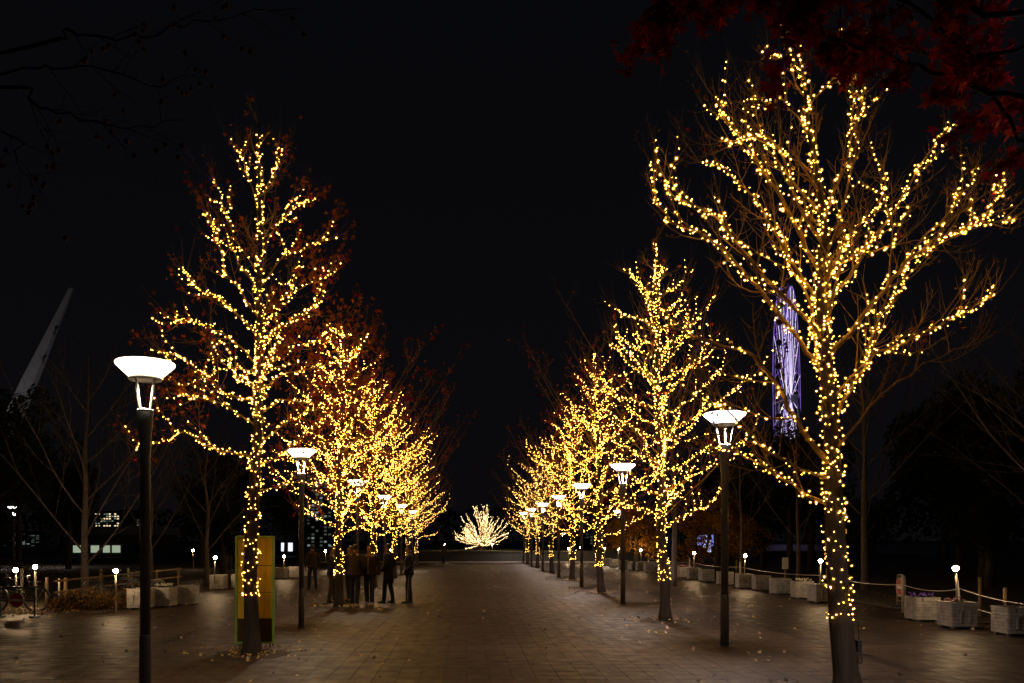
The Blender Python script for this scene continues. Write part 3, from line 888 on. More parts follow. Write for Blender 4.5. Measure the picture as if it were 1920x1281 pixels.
left_pl = [(-9.0, 22.0, 'pale block planter nearest the lamp pole on the hedge side'), (-8.62, 22.7, 'block planter heaped with white flowers near the hedge'), (-8.2, 23.4, 'third white block planter in the trio near the hedge'),
           (-9.5, 30.5, 'dim block planter under the globe light behind the yellow board'), (-8.9, 31.2, 'dim block planter next to the yellow board edge'),
           (-9.1, 39.0, 'white block planter beyond the yellow board beside the second lamp'), (-8.6, 39.9, 'grey block planter beside the second lamp pole'), (-8.2, 41.5, 'block planter just past the second lamp pole'),
           (-8.4, 51, 'far block planter behind the second lit tree'), (-8.4, 53, 'farthest block planter on the yellow board side')]
for i, (x, y, lb) in enumerate(left_pl):
    o = copy_tree(FARP); o.location = (x, y, 0); o.rotation_euler = (0, 0, random.Random(i + 50).uniform(-.15, .15)); o['label'] = lb
flowers('purple', 1, 'purple pansies in the planter beside the leaning white post', (10.72, 18.75, 0), 26)
flowers('dark', 2, 'dark maroon flowers around the brightest globe light post', (10.62, 17.25, 0), 16)
flowers('dark', 6, 'sparse dark plants in the planter at the picture edge', (10.95, 15.95, 0), 8)
flowers('white', 3, 'white flowers in the planter beyond the no-entry stand', (10.9, 25.9, 0), 30)
flowers('white', 4, 'white flowers spilling over the middle planter near the hedge', (-8.62, 22.7, 0), 60)
flowers('pink', 5, 'pink flowers in a far planter along the rope', (10.9, 40.0, 0), 24)

def make_globe():
    root = thing('globe_light', '', 'lamp', (0, 0, 0), 0, 'small globe lights on white posts')
    mb = MB(); mb.tube([Vector((0, 0, 0)), Vector((-.01, 0, .4)), Vector((-.03, 0, .74))], .021, 12); obj('post', mb, M_postw, root, True)
    mb = MB(); mb.lathe([(.03, .70), (.035, .72), (.03, .735)], c=(-.03, 0, 0), sides=14); obj('cap', mb, M_steel, root)
    mb = MB(); mb.lathe([(.0, -.060)] + [(.060 * math.cos(R(q)), .060 * math.sin(R(q))) for q in range(-75, 90, 15)] + [(0, .060)], c=(-.03, 0, .790), sides=20); obj('globe', mb, M_globe, root, True)
    return root
G0 = make_globe()
gl = [(10.62, 17.25, .50, 'brightest globe light, on the planter of dark flowers'),
      (10.75, 24.2, .48, 'globe light just behind the nearest bare tree trunk'),
      (10.95, 31.4, .50, 'globe light between the near lamp pole and the white sign'),
      (10.9, 38.2, .48, 'globe light close to the pole of the nearest planter-side lamp'),
      (10.6, 48.4, .5, 'globe light behind the second lit trunk of the planter side'), (10.5, 55, .5, 'globe light left of the second lit trunk of the planter side'), (10.4, 60, .5, 'farther globe light seen beside the second lamp pole'),
      (9.4, 66, .5, 'globe light near the fourth lit trunk on the planter side'), (8.6, 67.3, .4, 'one of the faint globe lights near the far wall, planter side'),
      (-9.2, 20.9, .30, 'globe light shining beside the nearest lamp pole'), (-12.2, 21.6, .30, 'globe light above the red no-entry disc'), (-12.45, 23.0, .34, 'globe light between the no-entry disc and the bare tree'),
      (-9.5, 30.0, .45, 'globe light above the dim planters behind the yellow board'), (-9.0, 39.2, .3, 'globe light below the glowing white screen'), (-9.2, 52, .4, 'globe light behind the second lit trunk on the board side'),
      (-17.5, 51, .45, 'faint far globe light left of the yellow board'), (-5.6, 58, .4, 'globe light behind the standing people'),
      (-1.95, 68.2, 0.25, 'globe light on the terrace wall by the person in orange'), (2.35, 73, .25, 'globe light at the foot of the fan-shaped tree')]
for i, (x, y, z, lb) in enumerate(gl):
    o = G0 if i == 0 else copy_tree(G0)
    o.location = (x, y, z if y < 67.5 else z + .5); o['label'] = lb
    o.rotation_euler = (0, 0, i * 1.3 if i else 0)
    if i not in (0, 1, 2, 3, 4, 5, 6, 7, 8, 12, 13, 14):
        # stands on the ground: lengthen through a taller post
        o.scale = (1, 1, 1)
        mb = MB(); mb.tube([Vector((0, 0, -o.location.z + (.98 if y > 67.5 else 0.0))), Vector((0, 0, .02))], .022, 10)
        obj('stake', mb, M_postw, o)

posts = [(11.35, 18.3, 1.0, .09, 'leaning white rope post beside the purple flowers'), (11.45, 15.2, .85, 0, 'white rope post behind the arched planter'),
         (11.5, 21.0, .95, 0, 'grey rope post next to the no-entry stand'), (11.55, 25.4, 1.0, .05, 'white rope post behind the nearest tree trunk'),
         (11.5, 33.5, 1.0, 0, 'white rope post beside the nearest planter-side lamp pole'), (11.5, 41, 1.0, .03, 'white rope post between two globe lights'), (11.4, 50, 1.0, 0, 'far white rope post by the second lit trunk')]
for i, (x, y, h, tl, lb) in enumerate(posts):
    mb = MB(); mb.tube([Vector((0, 0, 0)), Vector((-tl, 0, h))], .036, 8)
    o = obj('rope_post', mb, M_postw, None, True, loc=(x, y, 0)); tag(o, lb, 'post', 'posts of the rope fence')
ps = sorted(posts, key=lambda q: q[1])
ps = [(11.6, 12.6, .9, 0, '')] + ps
for i in range(len(ps) - 1):
    a, b = ps[i], ps[i + 1]
    rp = MB()
    for hh in (.22, .55) if i < 3 else (.22,):
        A = Vector((a[0], a[1] , a[2] - hh)); B = Vector((b[0], b[1], b[2] - hh)); pts = []
        for k in range(13):
            t = k / 12; p = A.lerp(B, t); p.z -= .10 * 4 * t * (1 - t); pts.append(p)
        rp.tube(pts, .011, 6)
    o = obj('rope', rp, M_rope, None, True)
    tag(o, 'white rope sagging, ' + ORD[i] + ' span of the planter side counted from the viewer', 'rope', 'spans of the rope fence')

# dark stakes behind the planters
for i, (x, y, h) in enumerate([(11.9, 17.6, .85), (12.5, 19.4, 1.0), (12.2, 27.5, 1.0), (12.2, 36, 1.0), (12.6, 23.2, .9)]):
    mb = MB(); mb.tube([Vector((0, 0, 0)), Vector((0, 0, h * .5)), Vector((0, 0, h))], .04, 7); o = obj('stake', mb, M_wood, None, True, loc=(x, y, 0))
    tag(o, 'dark wooden stake in the bed, ' + ORD[i] + ' of those behind the planters', 'stake', 'wooden stakes')

# small white sign on a stake
s_ = thing('notice_sign', 'small white notice on a stake behind the planters', 'sign', (11.6, 29.0, 0))
mb = MB(); mb.box((0, .03, .45), (.05, .03, .9)); obj('stake', mb, M_wood, s_)
mb = MB(); mb.box((0, 0, 1.06), (.22, .02, .42)); obj('panel', mb, M_white, s_)

# no-entry stand on the planter side
def noentry(root, c, r, axis='Y'):
    mb = MB(); mb.lathe([(.0, 0), (r, 0), (r, .012), (0, .012)], sides=32)
    rot = Matrix.Rotation(R(90), 3, 'X')
    for i in range(len(mb.v)): mb.v[i] = rot @ mb.v[i] + Vector(c)
    d = obj('sign_disc', mb, M_red, root)
    mb = MB(); mb.torus((c[0], c[1] - .012, c[2]), r * .96, .010, 'Y', 32, 5); obj('rim', mb, M_white, d)
    mb = MB(); mb.box((c[0], c[1] - .018, c[2]), (r * 1.5, .008, r * .36)); obj('bar', mb, M_white, d)
    return d
s_ = thing('no_entry_stand', 'grey hoop stand with a red and white no-entry disc, seen edgewise', 'barrier', (12.0, 22.0, 0), R(-98))
mb = MB(); mb.tube(smooth_path([Vector((-.3, 0, .06)), Vector((-.29, 0, .5)), Vector((-.27, 0, .84)), Vector((-.18, 0, .93)), Vector((.18, 0, .93)), Vector((.27, 0, .84)), Vector((.29, 0, .5)), Vector((.3, 0, .06))], 4), .019, 8); obj('hoop', mb, M_steel, s_, True)
mb = MB(); mb.tube([Vector((-.29, 0, .22)), Vector((.29, 0, .22))], .014, 8); obj('crossbar', mb, M_steel, s_, True)
for x in (-.3, .3):
    mb = MB(); mb.box((x, 0, .035), (.09, .34, .07)); obj('foot', mb, M_blue, s_)
mb = MB()
for z in (.34, .86): mb.tube([Vector((-.28, 0, z)), Vector((.28, 0, z))], .008, 6)
obj('brace', mb, M_steel, s_, True)
noentry(s_, (0, -.025, .60), .25)

# bicycle barrier with no-entry disc on the left
bx = thing('bicycle_barrier', 'dark tube barrier carrying a round red no-entry sign', 'barrier', G(33, 1158))
mb = MB(); mb.tube(smooth_path([Vector((-.42, 0, 0)), Vector((-.42, 0, .6)), Vector((-.36, 0, .72)), Vector((.36, 0, .72)), Vector((.42, 0, .6)), Vector((.42, 0, 0))], 4), .026, 8); obj('hoop', mb, M_blue, bx, True)
mb = MB(); mb.tube([Vector((-.42, 0, .42)), Vector((.42, 0, .42))], .02, 8); obj('crossbar', mb, M_blue, bx, True)
for x in (-.42, .42):
    mb = MB(); mb.box((x, 0, .02), (.12, .3, .04)); obj('foot', mb, M_blue, bx)
noentry(bx, (0, -.035, .43), .185)

# bicycles
M_bike = mat('bike_paint', (.05, .05, .07), .3); M_bike2 = mat('bike_silver', (.35, .36, .38), .3, metal=.7)
def make_bike(paint, label):
    root = thing('bicycle', label, 'bicycle', (0, 0, 0), 0, 'bicycles parked by the hedge side')
    for x in (-.52, .52):
        mb = MB(); mb.torus((x, 0, .33), .325, .017, 'Y', 32, 6); w_ = obj('wheel', mb, M_black, root, True)
        mb = MB(); mb.torus((x, 0, .33), .300, .008, 'Y', 28, 5)
        for k in range(14):
            a = 2 * PI * k / 14; mb.tube([Vector((x, 0, .33)), Vector((x + math.cos(a) * .3, 0, .33 + math.sin(a) * .3))], .0022, 3)
        mb.lathe([(0, -.03), (.02, -.03), (.02, .03), (0, .03)], (x, 0, .33), 8); obj('rim', mb, M_steel, w_)
        mb = MB(); mb.torus((x, 0, .33), .355, .014, 'Y', 14, 4, a0=.3, a1=2.6); obj('mudguard', mb, M_bike2, root)
    mb = MB(); V3 = Vector
    A, B, Cc, Dd, E = V3((-.52, 0, .33)), V3((-.08, 0, .28)), V3((-.2, 0, .72)), V3((.34, 0, .62)), V3((.52, 0, .33))
    for a, b in ((A, B), (A, Cc), (B, Cc), (B, Dd), (Cc.lerp(B, .45), Dd), (Dd, E)): mb.tube([a, b], .016, 7)
    mb.tube([Dd, V3((.30, 0, .9))], .014, 7); mb.tube([Cc, V3((-.23, 0, .86))], .013, 7)
    obj('frame', mb, paint, root, True)
    mb = MB(); mb.tube(smooth_path([V3((.18, -.27, .93)), V3((.3, -.18, .95)), V3((.31, 0, .9)), V3((.3, .18, .95)), V3((.18, .27, .93))], 3), .012, 6); obj('handlebar', mb, M_steel, root, True)
    mb = MB(); mb.ico((-.24, 0, .885), .1, sub=True, sc=(1.35, .8, .32)); obj('saddle', mb, M_black, root, True)
    mb = MB()
    for k in range(5): mb.tube([V3((.50, -.13 + .065 * k, .62)), V3((.48, -.13 + .065 * k, .78))], .004, 4)
    mb.torus((.5, 0, .79), .14, .006, 'Z', 16, 4); mb.torus((.5, 0, .62), .11, .006, 'Z', 16, 4); obj('basket', mb, M_steel, root)
    mb = MB(); mb.torus((-.08, 0, .28), .07, .008, 'Y', 16, 4)
    mb.tube([V3((-.08, -.06, .28)), V3((-.02, -.06, .14))], .009, 5); mb.box((-.02, -.10, .135), (.07, .09, .02)); mb.tube([V3((-.08, .06, .28)), V3((-.14, .06, .42))], .009, 5); mb.box((-.14, .10, .425), (.07, .09, .02))
    obj('crank', mb, M_steel, root)
    return root
b1 = make_bike(M_bike, 'dark bicycle parked behind the red no-entry disc'); b1.location = (-12.0, 21.2, 0); b1.rotation_euler = (0, 0, .12)
b2 = dup(b1, 'bicycle parked behind the nearest lamp pole', (-9.9, 24.6, 0.02), 2.7)
b3 = dup(b1, 'bicycle tangled in the shrubs right of the bare tree', (-11.3, 25.2, 0.02), .9)

# wooden posts and rail near the left hedge
for i, (px, yb, h, lb) in enumerate([(88, 1140, .85, 'wooden post beside the hedge and fallen leaves'), (111, 1132, .75, 'pale thin post by the low rail'), (190, 1122, .95, 'dark wooden post right of the bare tree'),
                                     (41, 1125, 1.0, 'white post with a chain under the globe lights'), (245, 1112, .9, 'short pale stake leaning by the lamp pole'), (66, 1128, .95, 'brown post under the second globe light')]):
    p = G(px, yb); mb = MB(); tl = -.1 if i == 4 else 0
    mb.tube([Vector((0, 0, 0)), Vector((tl * .5, 0, h * .5)), Vector((tl, 0, h))], .045 if i not in (1,) else .03, 8)
    o = obj('post', mb, M_postw if i in (1, 3, 4) else M_wood, None, True, loc=(p.x, p.y, .0)); tag(o, lb, 'post', 'posts by the hedge')
A = G(88, 1140); mb = MB()
rl = thing('low_rail', 'low pale rail running back from the wooden post near the hedge', 'fence', (A.x, A.y, 0))
for k in range(5):
    mb = MB(); mb.box((.15 * k * .2 + .02, 1.0 + 2.2 * k, .4), (.07, .07, .8)); obj('upright', mb, M_wood, rl)
for z in (.42, .74):
    mb = MB(); mb.box((.1, 5.2, z), (.05, 10.0, .05)); obj('rail', mb, M_wood, rl)
ch_ = MB(); A = G(10, 1122); B = G(41, 1125)
pts = []
for k in range(11):
    t = k / 10; p = A.lerp(B, t); p.z = .85 - .22 * 4 * t * (1 - t); pts.append(p)
ch_.tube(pts, .016, 6); tag(obj('rope', ch_, M_rope, None, True), 'sagging pale rope under the globe light by the no-entry disc', 'rope')

# ------------------------------------------------------------------ notice board behind the tree
nb_ = thing('notice_board', 'tall yellow board in a green frame on legs behind the tree trunk', 'sign board', (-3.72, 14.0, 0), R(4))
M_yel = mat('board_yellow', (.88, .60, .06), .45, bump=.3, bscale=8, var=.35, vscale=3, stretch=(3, 1, .6))
M_brn = mat('board_brown', (.07, .035, .02), .5, var=.3)
M_grn = mat('frame_green', (.30, .55, .13), .4, var=.2)
bw, bz0, bz1 = .64, .10, 1.96
pan = [(bz0, .52, M_brn), (.52, .98, M_yel), (.98, 1.45, M_yel), (1.45, bz1, M_yel)]
for (a, b, m_) in pan:
    mb = MB(); mb.box((0, 0, (a + b) / 2), (bw - .05, .02, b - a - .012)); obj('board_panel', mb, m_, nb_)
mb = MB(); mb.box((0, .018, (bz0 + bz1) / 2), (bw - .03, .012, bz1 - bz0)); obj('backing', mb, M_brn, nb_)
for x in (-bw / 2, bw / 2):
    mb = MB(); mb.box((x, 0, (bz0 + bz1) / 2), (.035, .07, bz1 - bz0 + .03)); obj('frame_side', mb, M_grn, nb_)
for z in (bz0, bz1):
    mb = MB(); mb.box((0, 0, z), (bw - .036, .068, .035)); obj('frame_rail', mb, M_grn, nb_)
for x in (-.26, .26):
    for y in (-.04, .28):
        mb = MB(); mb.tube([Vector((x, y, 0)), Vector((x, .03, .14 if y < 0 else 1.3))], .012, 6); obj('leg', mb, M_black, nb_)

# plug box on the nearest trunk
pb_ = thing('plug_box', 'black outdoor plug hanging with looped cable on the nearest trunk', 'plug', (4.592, 9.33, .66))
mb = MB(); mb.box((0, 0, 0), (.05, .06, .13)); obj('box', mb, M_black, pb_)
mb = MB(); mb.tube(smooth_path([Vector((0, 0, .06)), Vector((-.01, -.02, .2)), Vector((-.04, -.03, .38))], 4), .006, 5)
mb.tube(smooth_path([Vector((0, -.02, -.06)), Vector((.02, -.03, -.14)), Vector((.03, -.02, -.19)), Vector((.0, -.02, -.2)), Vector((-.01, -.02, -.13)), Vector((0, -.01, -.05))], 4), .006, 5); obj('cable', mb, M_cable, pb_)

# ------------------------------------------------------------------ bare trees
def bare_tree(label, x, y, H, seed, spread=.5, m=None, fork=1.6, n=9, lv=2, r0=.13, loc=None, cat='tree', sides=8, leaves=0):
    rg = random.Random(seed)
    root = thing('bare_tree', label, 'tree', (x, y, 0), 0, 'bare winter trees without lights')
    tp = [Vector((0, 0, -.03))]
    for i in range(1, 8): tp.append(Vector((rg.uniform(-.06, .06) * i * .4, rg.uniform(-.06, .06) * i * .4, H * i / 8)))
    tp = smooth_path(tp, 3); mb = MB()
    mb.tube(tp, [r0 * (1 - .9 * i / (len(tp) - 1)) for i in range(len(tp))], sides); obj('trunk', mb, m or M_bark3, root, True)
    bm_ = MB(); tips = []
    for i in range(n):
        t = fork / H + (.85 - fork / H) * i / n
        p, tg = path_at(tp, t); az = i * 2.4 + rg.random()
        d = Vector((math.cos(az) * spread * 1.6, math.sin(az) * spread * 1.6, 1)).normalized()
        L_ = H * (1 - t) * .78 * rg.uniform(.8, 1.1) + .6
        q = twig_path(rg, p, d, L_, 8, .10, .03); rr = r0 * .30 * (1 - t * .6)
        bm_.tube(q, [rr * (1 - .82 * k / 8) for k in range(9)], 5, cap=False)
        kids(bm_, rg, q, rr * .40, 8, L_ * .5, lv - 1, .06, tips, .2, (20, 50), 3, .55, wob=.12)
    obj('branches', bm_, m or M_bark3, root, True, kind='stuff')
    if leaves:
        pts = []
        for i in range(leaves):
            p, d, l_ = rg.choice(tips); pts.append(p + rvec(rg) * .1)
        put_leaves(root, rg, pts, .1, (1, 2, 2, 1), M_leaf)
    return root
bare_tree('spreading bare tree beside the hedge and globe lights, in front of far windows', -12.7, 26.5, 9.4, 41, .62, n=14, r0=.14, fork=1.2)
bare_tree('slim bare tree just behind the nearest lamp pole', -13.5, 34, 7.6, 42, .5, n=10)
bare_tree('bare tree between the lamp pole and the yellow board', -11.4, 35, 7.4, 43, .5, n=10, leaves=120)
bare_tree('thin bare tree farther back at the picture edge by the far lamp', -24, 40, 8.4, 44, .5, n=8, r0=.1)
bare_tree('bare tree standing right of the nearest lit trunk', 15.0, 30, 10.6, 45, .55, n=12, r0=.15, fork=2.6)
bare_tree('bare tree directly behind the nearest lit trunk', 15.4, 37, 8.6, 46, .6, n=10, r0=.12)
bare_tree('slender bare tree near the glowing blue screens', 13.8, 40, 8.0, 47, .5, n=10, r0=.1)
bare_tree('wide bare tree whose branches reach in at the far edge of the picture', 14.6, 19.0, 9.0, 48, .8, n=14, r0=.14, fork=2.4)
bare_tree('bare tree in the dark above the arched planter', 20.5, 27.5, 9.5, 49, .6, n=10, r0=.14)
bare_tree('pale bare tree rising behind the third lit tree on the planter side', 8.6, 33.0, 11.2, 50, .6, n=12, r0=.13, fork=3)

# ------------------------------------------------------------------ leafy background trees
def crown_mesh(seed, rx, rz, n, size, mats, wts, clumps=26):
    rg = random.Random(seed); mb = MB()
    cl = []
    for i in range(clumps):
        v = rvec(rg) * rg.uniform(.35, .95); cl.append((Vector((v.x * rx, v.y * rx, v.z * rz)), rg.uniform(.22, .42) * rx))
    for i in range(n):
        c, r = rg.choice(cl); q = c + rvec(rg) * r * rg.uniform(.4, 1) ** .5
        m = rg.choices(range(len(mats)), wts)[0]
        nn = rvec(rg); u = nn.orthogonal().normalized(); w_ = nn.cross(u); s_ = size * rg.uniform(.6, 1.3); b = len(mb.v)
        mb.v += [q - u * s_, q + w_ * s_ * .45, q + u * s_, q - w_ * s_ * .45]; mb.face((b, b + 1, b + 2, b + 3), m)
    return mb.mesh('crown', mats)
EV = [crown_mesh(101, 2.6, 3.4, 9000, .11, M_ever, (3, 2)), crown_mesh(102, 3.0, 3.0, 9000, .11, M_ever, (2, 2))]
def leafy(label, x, y, H, data, sc, name='evergreen_tree', group='dark evergreen trees in the background'):
    root = thing(name, label, 'tree', (x, y, 0), 0, group)
    mb = MB(); rg = random.Random(int(x * 10))
    mb.tube([Vector((0, 0, -.03)), Vector((.05, 0, H * .3)), Vector((-.05, .03, H * .6)), Vector((0, 0, H * .85))], [.2, .16, .1, .04], 8)
    for k in range(7):
        q = twig_path(rg, Vector((0, 0, H * (.35 + .06 * k))), Vector((math.cos(k * 2.4), math.sin(k * 2.4), .6)), H * .3, 5, .12, .05); mb.tube(q, [.07, .06, .045, .03, .02, .01], 5, cap=False)
    obj('trunk', mb, M_barkd, root, True)
    o = put('crown', data, root, (0, 0, H - 3.1 * sc), kind='stuff'); o.scale = (sc, sc, sc); o.rotation_euler = (0, 0, x)
    return root
ev = [(-19, 31, 8.6, 0, 'dark evergreen at the edge in front of the slanting mast'), (-27, 48, 9.5, 1, 'dark evergreen behind the far lone lamp'), (-26, 52, 7.5, 0, 'round evergreen behind the hedge side bare trees'),
      (-15.5, 52, 8, 1, 'dark evergreen left of the yellow board'), (-15, 66, 7, 0, 'dark evergreen behind the board side tree row'), (-9, 72, 8, 1, 'far evergreen beyond the second lit tree of the board side'),
      (19, 44, 8.6, 0, 'dark evergreen behind the nearest lit trunk'), (23.5, 38, 9.4, 1, 'tall dark evergreen right of the nearest lit trunk'), (26, 33, 10.2, 0, 'big dark evergreen above the brightest globe light'),
      (31, 40, 11, 1, 'dark evergreen behind the big one above the brightest globe light'), (23.5, 23.8, 8.2, 0, 'dark evergreen at the edge above the arched planter'), (30, 50, 12, 0, 'tallest far evergreen on the planter side'),
      (17.5, 56, 8.2, 1, 'dark evergreen right of the glowing blue screens'), (11.5, 72, 8, 0, 'far evergreen beyond the planter-side lit row'), (38, 44, 12, 1, 'dark evergreen farthest out on the planter side'),
      (-33, 44, 10, 0, 'dark evergreen farthest out on the bicycle side'), (20, 64, 9, 0, 'evergreen half hidden behind the golden tree')]
ev += [(17.2, 42.5, 8.0, 1, 'dark evergreen hiding the foot of the giant wheel'), (18.6, 50, 8.8, 0, 'second dark evergreen under the giant wheel'), (16.4, 47, 5.0, 0, 'low evergreen between the bare trees under the giant wheel'),
       (22, 34, 4.6, 1, 'low evergreen behind the no-entry stand'), (27, 30, 4.8, 0, 'low evergreen under the big evergreen by the brightest globe light'), (20, 30.5, 3.6, 1, 'low bushy evergreen beyond the purple flowers'), (18, 36, 4.2, 0, 'low evergreen right behind the nearest lit trunk'),
       (-29, 38, 4.0, 1, 'low evergreen behind the bicycles at the picture edge'), (-22, 36, 4.6, 0, 'low evergreen behind the bicycles'), (-13.8, 45, 3.8, 0, 'low evergreen behind the dim planters'), (-20, 60, 6.5, 0, 'evergreen left of the dark office block')]
for (x, y, H, k, lb) in ev: leafy(lb, x, y, H, EV[k], H / 8.2)
GC = crown_mesh(103, 2.6, 2.2, 9000, .09, M_gold, (3, 2), 22)
leafy('golden autumn tree behind the near lamp of the planter side', 13.6, 43.5, 5.4, GC, .95, 'golden_tree', None)
leafy('small golden tree between the near lamp and the blue screens', 10.6, 50, 4.9, GC, .8, 'golden_tree', None)
# far wood behind everything
rg = random.Random(9); mb = MB()
for i in range(9000):
    x = rg.uniform(-70, 75); y = rg.uniform(104, 112)
    _px = CX + x * F / y
    if 165 < _px < 262 or 568 < _px < 628: continue
    h = 5.2 + 1.5 * noise.noise(Vector((x * .12, 3, 0))) + .8 * noise.noise(Vector((x * .5, 9, 0)))
    p = Vector((x, y, 1 + rg.random() ** .6 * h)); nn = rvec(rg); u = nn.orthogonal().normalized(); w_ = nn.cross(u); s_ = rg.uniform(.2, .5); b = len(mb.v)
    mb.v += [p - u * s_, p + w_ * s_ * .5, p + u * s_, p - w_ * s_ * .5]; mb.face((b, b + 1, b + 2, b + 3))
far = obj('far_woods', mb, M_ever[0], kind='stuff')

# hedge shrubs by the barrier
def shrub(label, x, y, rx, h, seed, mats, wts, n=1800):
    rg = random.Random(seed); root = thing('shrub', label, 'shrub', (x, y, 0), 0, 'low shrubs in the hedge bed')
    mb = MB(); sb = MB()
    for i in range(n):
        a = rg.uniform(0, 6.28); r = rx * rg.random() ** .5; t = rg.random() ** .7
        p = Vector((math.cos(a) * r, math.sin(a) * r * .7, h * t * (1 - .55 * (r / rx) ** 2) * (1 + .25 * noise.noise(Vector((a, r * 3, seed))))))
        nn = rvec(rg); u = nn.orthogonal().normalized(); w_ = nn.cross(u); s_ = rg.uniform(.02, .04); b = len(mb.v)
        mb.v += [p - u * s_, p + w_ * s_ * .5, p + u * s_, p - w_ * s_ * .5]; mb.face((b, b + 1, b + 2, b + 3), rg.choices(range(len(mats)), wts)[0])
    for i in range(40):
        a = rg.uniform(0, 6.28); r = rx * rg.random() ** .5 * .6
        sb.tube(twig_path(rg, Vector((math.cos(a) * r, math.sin(a) * r * .7, 0)), Vector((math.cos(a) * .5, math.sin(a) * .5, 1)), h * rg.uniform(.8, 1.2), 4, .2, .1), .005, 3, cap=False)
    obj('foliage', mb, mats, root, kind='stuff'); obj('stems', sb, M_barkd, root, kind='stuff')
mm = [M_ever[1], M_gold[1], M_leaf[2]]
for i, (px, yb, rx, h, lb) in enumerate([(118, 1148, .55, .5, 'green end shrub of the hedge beside the fallen leaves'), (150, 1147, .6, .62, 'shrub under the spreading bare tree'), (185, 1146, .55, .5, 'brown shrub in the middle of the hedge'),
                                        (222, 1143, .5, .55, 'shrub close to the nearest lamp pole'), (245, 1128, .4, .5, 'small shrub behind the nearest lamp pole'), (60, 1096, 1.2, .9, 'bright shrub glowing under the pair of globe lights'), (15, 1092, 1.3, 1.1, 'shrub at the picture edge beside the globe light')]):
    p = G(px, yb); shrub(lb, p.x, p.y + .3, rx, h, 300 + i, mm, (3, 1, 2) if i != 5 else (4, 2, 0))

# ------------------------------------------------------------------ overhanging branches near the viewer
def near_tree(label, base, trunk_top, limbs, seed, mats, wts, nleaf, size, bark, seeds=0, kn=9, kl=.5, r=.03, single=300, kup=-.02):
    rg = random.Random(seed); root = thing('overhanging_tree', label, 'tree', base)
    off = Vector(base); mb = MB()
    mb.tube(smooth_path([Vector((0, 0, -.03)), Vector((.03, 0, 1.5)), Vector((-.02, .02, 3)), Vector(trunk_top) - off], 4), [.17 - .007 * i for i in range(13)], 14)
    obj('trunk', mb, bark, root, True)
    bm_ = MB(); tips = []
    for (pts, rr) in limbs:
        pp = smooth_path([Vector(trunk_top) - off] + [p - off for p in pts], 4)
        for i in range(1, len(pp) - 1): pp[i] += rvec(rg) * .02
        bm_.tube(pp, [rr * (1 - .85 * (i / (len(pp) - 1)) ** .7) * (1 + .12 * rg.uniform(-1, 1)) for i in range(len(pp))], 8, cap=False)
        kids(bm_, rg, pp, rr * .35, kn, kl, 1, kup, tips, .3, (20, 65), 4, .6, wob=.22)
    obj('branches', bm_, bark, root, True, kind='stuff')
    if nleaf:
        pts = [p - d * rg.uniform(0, .2) + rvec(rg) * .05 for p, d, l_ in (rg.choice(tips) for _ in range(nleaf))]
        rg2 = random.Random(seed); put_leaves(root, rg2, pts, size, wts, mats, single)
    if seeds:
        sb = MB()
        for i in range(seeds):
            p, d, l_ = rg.choice(tips); q = p - d * rg.uniform(0, .2) - UP * .05; sb.ico(q, .017, sub=True)
            sb.tube([q, q + UP * .05], .0015, 3, cap=False)
        obj('seed_balls', sb, M_seed, root, True, kind='stuff')
    return root
d = 4.6
near_tree('tree with crimson star leaves reaching over the nearest lit tree', (5.2, 4.4, 0), (4.6, 4.4, 5.6), [
    ([P(2010, 150, d), P(1890, 175, d), P(1780, 145, d), P(1660, 110, d), P(1560, 70, d), P(1450, 20, d), P(1380, -40, d)], .022),
    ([P(1900, 100, d + .3), P(1700, 10, d + .5), P(1500, -60, d + .6), P(1330, -40, d + .5), P(1260, 10, d + .4), P(1225, 70, d + .4)], .018),
    ([P(1920, 20, d - .4), P(1750, -60, d - .3), P(1600, -40, d - .2), P(1480, 30, d - .2)], .025),
    ([P(1990, 260, d + .4), P(1880, 200, d + .5), P(1830, 120, d + .6), P(1800, 40, d + .6)], .022),
    ([P(1930, 180, d + .8), P(1800, 120, d + .9), P(1650, 90, d + 1.0), P(1560, 120, d + 1.0)], .022),
    ([P(1900, -60, d + .1), P(1600, -90, d), P(1400, -60, d), P(1290, 0, d), P(1240, 60, d)], .025)],
    61, [leafmat('crimson_leaf', (.38, .016, .034)), leafmat('dark_red_leaf', (.20, .011, .024)), leafmat('scarlet_leaf', (.55, .07, .035))], (3, 4, 1), 2500, .125, mat('night_bark_red', (.03, .02, .018), .95, bump=.5, var=.3), single=300, kn=13, kl=.44)
d = 5.2
near_tree('leafless tree with seed balls reaching in against the night sky, opposite the crimson leaves', (-5.6, 4.6, 0), (-4.6, 5.0, 4.6), [
    ([P(60, 90, d), P(130, 60, d), P(200, 75, d), P(300, 60, d), P(400, 35, d), P(560, 15, d)], .017),
    ([P(0, 140, d + .2), P(100, 125, d + .2), P(200, 130, d + .3), P(300, 160, d + .3), P(380, 130, d + .4)], .015),
    ([P(0, 160, d - .3), P(60, 190, d - .3), P(130, 218, d - .3), P(230, 240, d - .3), P(340, 225, d - .3)], .017),
    ([P(0, 250, d), P(30, 300, d), P(60, 350, d)], .012)],
    62, None, None, 0, 0, mat('night_bark', (.018, .015, .014), .9), seeds=70, kn=8, kl=.55, kup=.0)

